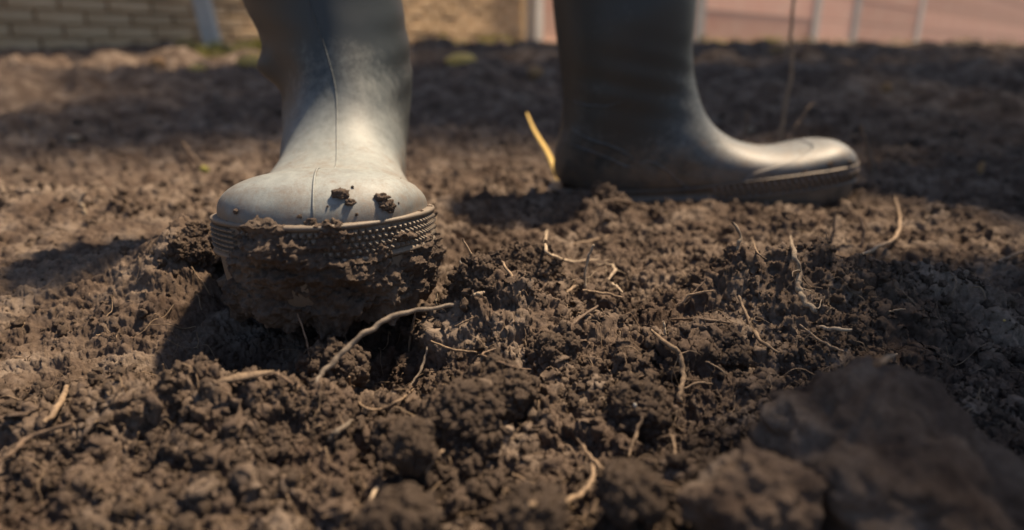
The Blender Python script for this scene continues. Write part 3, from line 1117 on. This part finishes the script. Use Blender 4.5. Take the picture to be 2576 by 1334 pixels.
for (px, py, sx, sy, sz, rz, sd) in ((862, 488, .0030, .0042, .0022, 0.9, 3), (885, 510, .0018, .002, .0014, 0.2, 5), (965, 498, .0034, .0030, .0024, 0.3, 7), (978, 520, .0030, .0042, .0022, 0.5, 8),
                                     (988, 533, .0016, .0018, .0012, 0.4, 9), (1058, 572, .0008, .0012, .0014, 0.1, 21), (1040, 590, .0008, .001, .0009, 0.4, 22), (1000, 585, .0011, .0013, .001, 0.9, 23), (930, 592, .0012, .001, .001, 0.3, 24), (905, 545, .0005, .0006, .0005, 0.2, 25), (830, 520, .0005, .0004, .0004, 0.2, 26), (760, 548, .0007, .0009, .0007, 0.5, 27), (590, 540, .0009, .0008, .0008, 0.5, 28), (890, 470, .0004, .0005, .0004, 0, 29), (1010, 520, .0006, .0006, .0005, 0, 30), (790, 570, .002, .003, .002, 0.2, 13), (855, 575, .0016, .002, .002, 0.2, 14)):
    q = on_cap(px, py)
    me = lump_mesh('mud_clump', (sx, sy, sz), sd, 4, M['mud'], 1.6, ((0.0016, 0.0012), (0.0008, 0.0006)))
    link('mud_clump', me, left_boot, Matrix.Translation(Vector(q) + Vector((0.0012, 0, 0.0012))) @ Matrix.Rotation(rz, 4, 'Z'))
for (x, z) in ((.262, .046), (.238, .040), (.283, .047)):
    k = np.argmin((_side[:, 0] - x) ** 2 + (_side[:, 2] - z) ** 2)
    link('mud_clump', lump_mesh('mud_clump', (.0045, .002, .003), int(x * 900), 4, M['mud'], 1.4, ((0.0016, 0.001),)), right_boot, Matrix.Translation(Vector(_side[k])))

# ------------------------------------------------------------------ clods
CLOD_PTS = []


CLODS = []


def clod(px, py, depth, size, label, seed, sink=0.35, sub=6):
    p = at_depth(px, py, depth)
    k = float(np.mean(size))
    CLODS.append((p, k * 1.02))
    z = p[2]
    me = lump_mesh('soil_clod', size, seed, sub, M['soil'], 1.0, ((0.014, 0.005), (0.006, 0.0026), (0.0026, 0.0012)) if seed < 3 else ((0.012, 0.006), (0.005, 0.0030), (0.0024, 0.0018)) if k > 0.008 else ((0.004, 0.003), (0.0018, 0.0014)))
    o = link('soil_clod', me, label=label, category='soil clod', group='clods lying on the soil')
    o.location = (p[0], p[1], z)
    o.rotation_euler = (0, 0, seed * 1.7)
    co = np.array([v.co[:] for v in me.vertices])
    m = np.array(Matrix.Rotation(seed * 1.7, 3, 'Z'))
    if seed > 2:
        CLOD_PTS.append((m @ co.T).T + np.array([p[0], p[1], z]))
    return o


clod(2215, 1200, 0.222, (.050, .036, .033), 'largest dark clod of soil filling the lower right corner', 1)
clod(1905, 1275, 0.194, (.0185, .016, .0165), 'rounded dark clod in front of the largest one, lower right', 2)
clod(1212, 735, 0.348, (.013, .014, .018), 'crumbly upright clod crowning the mound right of the left boot', 3)
clod(1290, 810, 0.346, (.016, .014, .012), 'crumbly clod leaning on the right flank of the central mound', 4)
clod(1605, 1040, 0.272, (.012, .011, .010), 'clod with a white pebble on its face', 5)
clod(1170, 1050, 0.252, (.012, .011, .010), 'lumpy clod beneath the looped root', 6)
clod(1250, 980, 0.275, (.013, .012, .009), 'knobbly clod above the looped root', 7)
clod(1590, 1240, 0.205, (.008, .008, .006), 'small sunlit clod beside the curved pale root', 8)
clod(1790, 890, 0.325, (.017, .014, .010), 'sunlit clod between the two bare roots right of centre', 9)
clod(1035, 1130, 0.232, (.007, .006, .006), 'small round clod right of the grey stick', 10)
clod(1390, 890, 0.315, (.009, .009, .008), 'fibrous clod at the foot of the slanting brown twig', 11)
clod(1960, 605, 0.545, (.026, .02, .014), 'sunlit clod in front of the side-on boot', 12)
clod(1530, 520, 0.610, (.018, .016, .016), 'clod in front of the heel of the side-on boot', 13)
clod(480, 640, 0.395, (.014, .018, .016), 'clod pressed against the outer side of the muddy toe', 14)
clod(1330, 690, 0.410, (.020, .018, .016), 'clod behind the crumbly central mound', 15)
clod(1340, 1300, 0.200, (.007, .008, .006), 'clod at the bottom edge under the curved pale root', 16)
clod(1010, 1310, 0.190, (.008, .008, .006), 'blurred sunlit clod at the bottom edge left of centre', 17)
clod(2110, 720, 0.390, (.020, .018, .012), 'clod to the right of the white bare root', 18)
clod(840, 930, 0.305, (.010, .010, .010), 'shaded clod in the hollow under the muddy toe', 19)

# ------------------------------------------------------------------ roots, stems, straw
soil_hit = on_ground


def on_ground(px, py, dmin=0.15, dmax=9.0):
    P, d = soil_hit(px, py, dmin, dmax)
    o, v = np.array([0, 0, CAM_H]), ray(px, py)
    for c_, r_ in CLODS:
        oc = o - c_
        b_, q_ = v @ oc, v @ v
        disc = b_ * b_ - q_ * (oc @ oc - r_ * r_)
        if disc > 0:
            t = (-b_ - math.sqrt(disc)) / q_
            if 0.1 < t < d:
                d = t
    return o + v * d, d


def root(name, pts, width, label, mat, mode='lie', cat=None, flat=1.0, depth=None, taper=(0.8, 1, 1, 0.6), group=None, lift=0.5, drift=0.0, parent_twigs=()):
    """pts: points in the photograph. lie: follows the soil; stand: rises from its last point; span: bridges its two ends."""
    gh = [on_ground(*p) for p in (pts[0], pts[-1])]
    m = len(pts)
    P = []
    if depth is None:
        if mode == 'stand':
            d1 = gh[1][1]
            ds = [d1 + drift * (1 - i / (m - 1)) for i in range(m)]
        elif mode == 'span':
            ds = np.linspace(gh[0][1], gh[1][1], m)
        else:
            ds = [on_ground(*p)[1] for p in pts]
            ds = np.array(ds)
            ds[1:-1] = np.minimum(ds[1:-1], (ds[:-2] + ds[1:-1] + ds[2:]) / 3)
    else:
        ds = np.linspace(depth[0], depth[1], m)
    for (px, py), d in zip(pts, ds):
        P.append(at_depth(px, py, d * (0.98 if mode == 'lie' else 1.0)))
    P = np.array(P)
    r = width * 0.40 * float(np.mean(ds)) / 1678.0
    P[:, 2] += r * lift * (mode == 'lie')
    if mode == 'stand':
        P = np.concatenate([P, P[-1:] + (P[-1:] - P[-2:-1]) * 0.12 + np.array([[0, 0, -0.004]])])
    vv, qq, tr = tube_arrays(P - P[-1], np.array(taper) * r, 8, flat=flat, wob=0.02 if flat < 1 else 0.09 if cat else 0.15, flat_axis=(0.6, -0.35, 0.8) if flat < 1 else None, seed=len(bpy.data.objects) % 997)
    o = link(name, mesh_np(name, vv, qq, tr, M[mat]), label=label, category=cat or 'root')
    o.location = P[-1]
    if group:
        o['group'] = group
    if m >= 4 and flat == 1.0 and cat is None:
        rq = np.random.RandomState(m * 7 + int(pts[0][0]))
        for k in range(3):
            q0 = P[rq.randint(1, len(P) - 1)] - P[-1]
            dv_ = rq.normal(size=3) * np.array([1, .6, .5])
            dv_ /= np.linalg.norm(dv_)
            ln = r * rq.uniform(7, 16)
            tw = [q0, q0 + dv_ * ln * .35 + rq.normal(size=3) * ln * .1, q0 + dv_ * ln * .7 + rq.normal(size=3) * ln * .15, q0 + dv_ * ln + np.array([0, 0, -ln * .3])]
            v2, q2, t2 = tube_arrays(tw, np.array([1, .8, .6, .3]) * r * 0.28, 5, wob=0.08, seed=k + m)
            link('rootlet', mesh_np('rootlet', v2, q2, t2, M[mat]), o)
    return o


G = 'roots and stems in the soil'
root('bent_stem', [(1140, 768), (1060, 780), (990, 795), (930, 830), (870, 880), (820, 930), (795, 965)], 17, 'thick grey-brown stem arching out of the soil before the muddy boot', 'grey', 'stand', 'stem', drift=0.03, group=G)
root('root', [(1048, 748), (1042, 800), (1036, 835), (1030, 872)], 8, 'short upright red-brown root crossing behind the arching stem', 'tan', 'stand', group=G)
root('root', [(1075, 872), (1062, 925), (1035, 970)], 9, 'thin root slanting down just right of the arching stem', 'grey', 'lie', group=G)
root('root', [(880, 948), (886, 985), (915, 1025), (960, 1030), (1010, 1005), (1040, 980)], 8, 'thin root curled in an open loop below the arching stem', 'tan', 'lie', group=G)
root('root', [(1085, 860), (1135, 880), (1200, 888)], 8, 'thin pale root lying at the foot of the central mound', 'tan', 'lie', group=G)
root('root', [(1376, 588), (1371, 630), (1392, 655), (1440, 666), (1505, 660)], 10, 'pale J-shaped root behind the central mound', 'pale', 'lie', group=G, lift=2)
root('root', [(1495, 615), (1480, 645), (1472, 700), (1472, 738)], 9, 'upright frayed pale root among the pale bits', 'pale', 'stand', group=G)
root('root', [(1497, 680), (1530, 676), (1546, 690), (1530, 715)], 11, 'bright bent root piece right of the frayed upright root', 'pale', 'lie', group=G, lift=2.5)
root('root', [(1425, 738), (1450, 722), (1480, 715)], 10, 'short pale root lying left of the foot of the frayed root', 'tan', 'lie', group=G)
root('straw_stalk', [(1262, 660), (1285, 692), (1305, 735)], 11, 'straw stalk leaning on the clod behind the central mound', 'tan', 'stand', 'straw', group=G, drift=0.01)
root('root', [(1163, 600), (1185, 640), (1203, 685)], 7, 'thin stalk rising behind the top of the central mound', 'tan', 'stand', group=G)
root('twig', [(1505, 768), (1450, 808), (1400, 845), (1360, 866)], 12, 'dark brown twig slanting up right of the central mound', 'brown', 'stand', 'twig', group=G, drift=0.03)
root('root', [(1638, 842), (1680, 880), (1708, 903), (1717, 955), (1711, 995), (1708, 1026)], 16, 'thick bent brown root with a broken lower end right of centre', 'tan', 'lie', group=G, taper=(.6, 1, 1, 1, 1.1), lift=2)
root('root', [(1985, 618), (1990, 660), (2006, 720), (2004, 760), (2022, 797), (2048, 815)], 16, 'thick whitish bare root standing on the right-hand mound', 'pale', 'lie', group=G, taper=(.5, .9, 1.1, 1, 1), lift=5)
root('root', [(2062, 826), (2100, 830), (2142, 832)], 12, 'short pale root end lying right of the whitish root', 'pale', 'lie', group=G)
root('root', [(1858, 752), (1880, 810), (1910, 860), (1958, 895)], 12, 'brown root running down left of the whitish root', 'tan', 'lie', group=G, lift=1.5)
root('root', [(1690, 805), (1770, 806), (1878, 820)], 8, 'thin brown root lying level below the right-hand mound', 'brown', 'lie', group=G)
root('root', [(2012, 818), (2050, 850), (2095, 875), (2122, 886)], 8, 'thin root running down from the foot of the whitish root', 'tan', 'lie', group=G)
root('root', [(2250, 505), (2262, 560), (2250, 605), (2210, 630), (2165, 652)], 11, 'hooked root right of the whitish one, below the boot toe', 'tan', 'lie', group=G, lift=2)
root('root', [(1843, 558), (1862, 590), (1857, 628)], 10, 'short pale stub in front of the side-on boot', 'pale', 'stand', group=G)
root('dry_straw', [(1325, 283), (1345, 330), (1378, 385), (1397, 430), (1414, 480)], 30, 'yellow straw blade leaning beside the heel of the side-on boot', 'straw', 'stand', 'straw', flat=0.3, taper=(.35, .8, 1, .9, .5), depth=(0.78, 0.745))
root('tall_stalk', [(1998, -30), (1990, 90), (1992, 170), (1975, 270), (1962, 352)], 11, 'tall thin stalk standing behind the toe of the side-on boot', 'tan', 'stand', 'stalk', depth=(0.98, 0.98))
root('root', [(2045, 258), (2012, 305), (1985, 352)], 12, 'short stalk leaning right behind the toe of the side-on boot', 'brown', 'stand', group=G, depth=(0.9, 0.9))
root('root', [(1880, 280), (1878, 320), (1868, 350)], 10, 'faint stalk behind the instep of the side-on boot', 'brown', 'stand', group=G, depth=(1.0, 1.0))
root('root', [(2165, 315), (2185, 380), (2196, 440)], 12, 'brown root just beyond the tip of the side-on boot', 'brown', 'stand', group=G)
root('root', [(1483, 528), (1540, 513), (1580, 517), (1622, 532)], 7, 'thin arched root before the heel of the side-on boot', 'brown', 'lie', group=G, lift=3)
root('root', [(1521, 520), (1512, 555), (1503, 590)], 7, 'thin root dropping from the arched root', 'brown', 'stand', group=G)
root('root', [(216, 483), (204, 508), (213, 534)], 12, 'short cream stub standing in the soil far left', 'pale', 'stand', group=G)
root('stalk', [(172, 985), (150, 1035), (113, 1078)], 18, 'blurred straw stalk at the left edge near the bottom', 'tan', 'lie', 'stalk', group=G, lift=2)
root('root', [(188, 1078), (85, 1110), (40, 1140), (-10, 1185)], 16, 'blurred brown root running out of the left edge', 'brown', 'lie', group=G, lift=2)
root('root', [(1486, 1180), (1492, 1212), (1470, 1250), (1420, 1280), (1325, 1292)], 16, 'curved pale root like a hook near the bottom edge', 'tan', 'lie', group=G, lift=3, taper=(.6, 1, 1.1, 1, 1))
root('root', [(1463, 1128), (1490, 1165), (1528, 1198)], 12, 'short pale root above the hook-shaped root', 'tan', 'lie', group=G, lift=2)
root('root', [(1290, 1200), (1350, 1230), (1418, 1262)], 11, 'straight tan root running into the hook-shaped root', 'tan', 'lie', group=G, lift=2)
root('root', [(1615, 1058), (1600, 1100), (1580, 1156)], 10, 'thin root hanging over the clod with the pebble', 'tan', 'lie', group=G, lift=2.5)
root('grey_stick', [(828, 1117), (855, 1094), (888, 1068)], 16, 'smooth blue-grey stick poking from the blurred foreground soil', 'grey', 'lie', 'stick', group=G, lift=2)
root('dry_sheath', [(552, 968), (620, 955), (692, 943)], 26, 'dry leaf sheath lying on the soil left of the arching stem', 'tan', 'lie', 'sheath', flat=0.35, taper=(.3, 1, .8, .2), group=G, lift=1)
root('root', [(690, 946), (712, 955), (738, 975)], 9, 'brown root bit at the tip of the dry sheath', 'brown', 'lie', group=G, lift=2)
root('root', [(748, 788), (768, 845), (778, 895), (786, 945)], 6, 'thin dark rootlet hanging in the hollow under the muddy toe', 'brown', 'stand', group=G)
root('root', [(1628, 1205), (1680, 1222), (1742, 1242)], 8, 'thin root left of the rounded dark clod', 'brown', 'lie', group=G, lift=2)
root('root', [(458, 358), (480, 388), (508, 425)], 13, 'blurred red-brown stalk behind and left of the muddy boot', 'brown', 'stand', group=G)
root('root', [(2102, 530), (2098, 570), (2090, 612)], 9, 'dark stalk under the toe of the side-on boot', 'brown', 'stand', group=G)
root('root', [(2160, 545), (2172, 580), (2168, 625)], 9, 'dark stalk between the hooked root and the boot toe', 'brown', 'stand', group=G)
root('root', [(1708, 776), (1738, 748), (1795, 738)], 8, 'thin curved root at the left foot of the right-hand mound', 'tan', 'lie', group=G, lift=2)
root('root', [(1078, 535), (1090, 545), (1094, 572)], 9, 'pale root bit touching the right side of the muddy boot', 'pale', 'lie', group=G, lift=3)
root('root', [(1668, 808), (1672, 825), (1673, 845)], 8, 'tiny upright stub above the thick bent brown root', 'pale', 'stand', group=G)
root('root', [(2508, 668), (2540, 652), (2600, 632)], 10, 'dark root running out of the right edge', 'brown', 'lie', group=G, lift=2)
root('root', [(1100, 735), (1097, 760), (1098, 778)], 7, 'tiny split stub right of the muddy sole', 'pale', 'stand', group=G)
root('root', [(1700, 1160), (1690, 1105), (1655, 1110)], 9, 'short bent root on the clod left of the largest one', 'tan', 'lie', group=G, lift=2)
root('root', [(1248, 880), (1215, 895), (1290, 925), (1335, 932)], 6, 'thin brown root below the central mound', 'brown', 'lie', group=G, lift=1)


# hair-fine rootlets tangled in the crumbs: too many to count
rs4 = np.random.RandomState(31)
fV, fQ, fT, fb = [], [], [], 0
for k in range(700):
    i0, j0 = rs4.randint(40, NA - 40), rs4.randint(int(np.searchsorted(rad, 0.17)), int(np.searchsorted(rad, 0.75)))
    p = GP[i0, j0].copy()
    L_ = rs4.uniform(0.006, 0.030) * (0.6 + np.hypot(p[0], p[1]))
    h_ = rs4.uniform(0, 2 * math.pi)
    Pp = []
    for q_ in range(5):
        Pp.append([p[0], p[1], float(gz(np.array([p[0]]), np.array([p[1]]))[0]) + rs4.uniform(-0.0006, 0.0030) * (1 + 1.5 * rs4.rand())])
        h_ += rs4.normal() * 0.55
        p = p + np.array([math.cos(h_), math.sin(h_), 0]) * L_ / 4
    v_, q_, t_ = tube_arrays(Pp, np.array([1, 1, .8, .4]) * rs4.uniform(0.00014, 0.00036), 4, wob=0.1, seed=k)
    fV.append(v_)
    fQ.append(q_ + fb)
    fT.append(t_ + fb)
    fb += len(v_)
link('fine_rootlets', mesh_np('fine_rootlets', np.concatenate(fV), np.concatenate(fQ), np.concatenate(fT), M['tan']), kind='stuff', label='hair-fine rootlets tangled in the soil crumbs')

for pts_, w_, lab_, mt_, md_ in (
        ([(1465, 736), (1510, 742), (1567, 754)], 9, 'level brown root in front of the frayed upright root', 'tan', 'lie'),
        ([(1538, 717), (1552, 728), (1567, 741)], 8, 'short slanting root bit right of the bright bent piece', 'pale', 'lie'),
        ([(1574, 694), (1577, 710), (1577, 728)], 6, 'tiny standing fibre right of the bright bent root piece', 'tan', 'stand'),
        ([(1703, 770), (1737, 750), (1778, 704)], 7, 'thin brown root climbing the left side of the right-hand mound', 'brown', 'lie'),
        ([(1145, 824), (1170, 812), (1192, 802)], 6, 'thin straw bit low on the left flank of the central mound', 'tan', 'lie'),
        ([(1193, 750), (1205, 747), (1218, 743)], 12, 'short pale chip stuck to the crumbly clod of the central mound', 'pale', 'lie'),
        ([(1720, 982), (1755, 968), (1792, 970)], 7, 'thin root touching the lower end of the thick bent brown root', 'tan', 'lie'),
        ([(1443, 618), (1490, 612), (1534, 597)], 8, 'tan fibre lying above the J-shaped root', 'tan', 'lie'),
        ([(2234, 788), (2255, 783), (2277, 782)], 6, 'thin fibre on the far slope of the right-hand mound', 'tan', 'lie'),
        ([(1891, 600), (1905, 638), (1927, 656)], 5, 'hair-thin curved root behind the right-hand mound', 'tan', 'lie'),
        ([(1775, 912), (1800, 925), (1829, 945)], 6, 'thin root between the sunlit clod and the largest dark clod', 'tan', 'lie'),
        ([(2196, 925), (2225, 915), (2255, 896)], 14, 'sunlit root stub on the crest of the largest dark clod', 'tan', 'lie'),
        ([(1115, 1138), (1090, 1165), (1070, 1198)], 12, 'blurred stem below the looped root', 'tan', 'lie'),
        ([(1525, 1213), (1508, 1250), (1490, 1293)], 7, 'thin straight root to the right of the hook-shaped root', 'tan', 'lie'),
        ([(960, 1213), (938, 1255), (915, 1298)], 12, 'blurred pale straw near the bottom edge left of centre', 'pale', 'lie'),
        ([(970, 1128), (976, 1148), (980, 1168)], 12, 'short blurred stub below the blue-grey stick', 'tan', 'lie')):
    root('root', pts_, w_, lab_, mt_, md_, group=G, lift=1.5)


def pebble(px, py, s, label, mat, seed, cat='pebble', name='pebble'):
    p, d = on_ground(px, py)
    s = np.array(s) * d / 1678.0
    o = link(name, lump_mesh(name, s, seed, 3, M[mat], 0.5), label=label, category=cat)
    o.location = p + np.array([0, -0.0005, s[2] * 0.3])
    return o


p5 = at_depth(1597, 1021, 0.2585)
o = link('pebble', lump_mesh('pebble', np.array((5, 6, 8)) * 0.2585 / 1678, 3, 3, M['white'], 0.4), label='tiny white pebble on a clod right of centre', category='pebble')
o.location = p5
pebble(1162, 662, (6, 6, 5), 'tiny white pebble between the muddy boot and the mound', 'white', 5)
pebble(1388, 486, (12, 14, 18), 'grey-white chip of stone at the foot of the yellow straw blade', 'white', 6)
pebble(186, 352, (24, 14, 10), 'bright curled leaf bit on the soil at far left', 'pale', 7, 'leaf', 'leaf_bit')
pebble(2465, 432, (9, 6, 22), 'small orange leaf standing at the right side', 'leaf', 8, 'leaf', 'leaf_bit')
pebble(515, 432, (14, 10, 12), 'yellow-green leaf bit behind and left of the muddy boot', 'grass', 9, 'leaf', 'leaf_bit')
pebble(1880, 330, (22, 12, 9), 'cream leaf bit behind the instep of the side-on boot', 'pale', 10, 'leaf', 'leaf_bit')
pebble(640, 166, (46, 22, 26), 'yellow leaf blurred behind the left boot, just left of its shaft', 'straw', 31, 'leaf', 'leaf_bit')
pebble(497, 176, (26, 14, 12), 'small yellow-brown leaf blurred in the far soil at left', 'straw', 32, 'leaf', 'leaf_bit')
pebble(398, 164, (22, 12, 14), 'orange leaf scrap blurred in the far soil at upper left', 'leaf', 33, 'leaf', 'leaf_bit')
pebble(1160, 158, (44, 18, 18), 'yellow leaf lying in the far soil between the two boots', 'straw', 34, 'leaf', 'leaf_bit')
pebble(1345, 193, (26, 16, 22), 'pale brown leaf scrap left of the side-on boot shaft', 'leaf', 35, 'leaf', 'leaf_bit')
pebble(2228, 228, (18, 12, 16), 'small orange leaf scrap in the dark far soil at upper right', 'leaf', 36, 'leaf', 'leaf_bit')
pebble(1955, 135, (26, 16, 18), 'orange leaf scrap at the foot of the pink wall', 'leaf', 37, 'leaf', 'leaf_bit')
pebble(2530, 806, (14, 8, 5), 'yellow leaf bit near the right edge', 'straw', 11, 'leaf', 'leaf_bit')

# ------------------------------------------------------------------ loose crumbs (uncountable)
protos = bpy.data.collections.new('crumb_shapes')
for k in range(10):
    me = lump_mesh('crumb', (1.0, 0.85 - 0.03 * k, 0.7), 40 + k, 3, M['soil'], 2.2, ((0.7, 0.45), (0.35, 0.3)))
    protos.objects.link(bpy.data.objects.new('crumb', me))
rs3 = np.random.RandomState(12)
N = 110000
j_max = int(np.searchsorted(rad, 1.5))
j_min = int(np.searchsorted(rad, 0.15))
ia, ja = rs3.randint(100, NA - 100, N), rs3.randint(j_min, j_max, N)
base = GP[ia, ja]
cx, cy, cz = base.T
rr_ = np.hypot(cx, cy)
trodden = smooth(-0.085, -0.16, cx) * smooth(0.24, 0.30, cy) * smooth(0.62, 0.5, cy)
dens = 0.10 + 0.90 * smooth(-0.25, 0.45, perlin2(cx * 25, cy * 25, 88))
keep = rs3.rand(N) < dens * (1 - 0.75 * trodden)
for b in (LB, RB):
    lx, ly = boot_local(b, cx, cy)
    keep &= ~((np.abs(ly) < 0.05) & (lx > 0) & (lx < 0.24))
cx, cy, cz, rr_ = cx[keep], cy[keep], cz[keep], rr_[keep]
size = 0.00042 * (1 - rs3.rand(len(cx))) ** (-0.5)
size = np.minimum(size, 0.0030) * np.maximum(1, (rr_ / 0.45)) ** 0.8
cz = cz + size * 0.2
pts = np.stack([cx, cy, cz], 1)
cp = np.concatenate([q[rs3.choice(len(q), min(len(q), 3500))] for q in CLOD_PTS])
pts = np.concatenate([pts, cp])
size = np.concatenate([size, np.minimum(0.0004 * (1 - rs3.rand(len(cp))) ** (-0.5), 0.0028)])
me = bpy.data.meshes.new('loose_crumbs')
me.vertices.add(len(pts))
me.vertices.foreach_set('co', pts.astype(np.float32).ravel())
at = me.attributes.new('size', 'FLOAT', 'POINT')
at.data.foreach_set('value', size.astype(np.float32))
at = me.attributes.new('turn', 'FLOAT_VECTOR', 'POINT')
at.data.foreach_set('vector', rs3.uniform(0, 6.28, (len(pts), 3)).astype(np.float32).ravel())
at = me.attributes.new('pick', 'INT', 'POINT')
at.data.foreach_set('value', rs3.randint(0, 10, len(pts)).astype(np.int32))
crumbs = link('loose_crumbs', me, kind='stuff', label='loose crumbs of brown soil scattered over the ground')
ng = bpy.data.node_groups.new('scatter_crumbs', 'GeometryNodeTree')
ng.interface.new_socket('Geometry', in_out='INPUT', socket_type='NodeSocketGeometry')
ng.interface.new_socket('Geometry', in_out='OUTPUT', socket_type='NodeSocketGeometry')
gi, go = ng.nodes.new('NodeGroupInput'), ng.nodes.new('NodeGroupOutput')
ci_ = ng.nodes.new('GeometryNodeCollectionInfo')
ci_.inputs['Collection'].default_value = protos
ci_.inputs['Separate Children'].default_value = True
ci_.inputs['Reset Children'].default_value = True
iop = ng.nodes.new('GeometryNodeInstanceOnPoints')
iop.inputs['Pick Instance'].default_value = True


def named(nm, dt):
    a = ng.nodes.new('GeometryNodeInputNamedAttribute')
    a.data_type = dt
    a.inputs['Name'].default_value = nm
    return a.outputs['Attribute']


e2r = ng.nodes.new('FunctionNodeEulerToRotation')
ng.links.new(named('turn', 'FLOAT_VECTOR'), e2r.inputs[0])
ng.links.new(gi.outputs[0], iop.inputs['Points'])
ng.links.new(ci_.outputs[0], iop.inputs['Instance'])
ng.links.new(named('pick', 'INT'), iop.inputs['Instance Index'])
ng.links.new(e2r.outputs[0], iop.inputs['Rotation'])
ng.links.new(named('size', 'FLOAT'), iop.inputs['Scale'])
ng.links.new(iop.outputs[0], go.inputs[0])
md = crumbs.modifiers.new('scatter', 'NODES')
md.node_group = ng
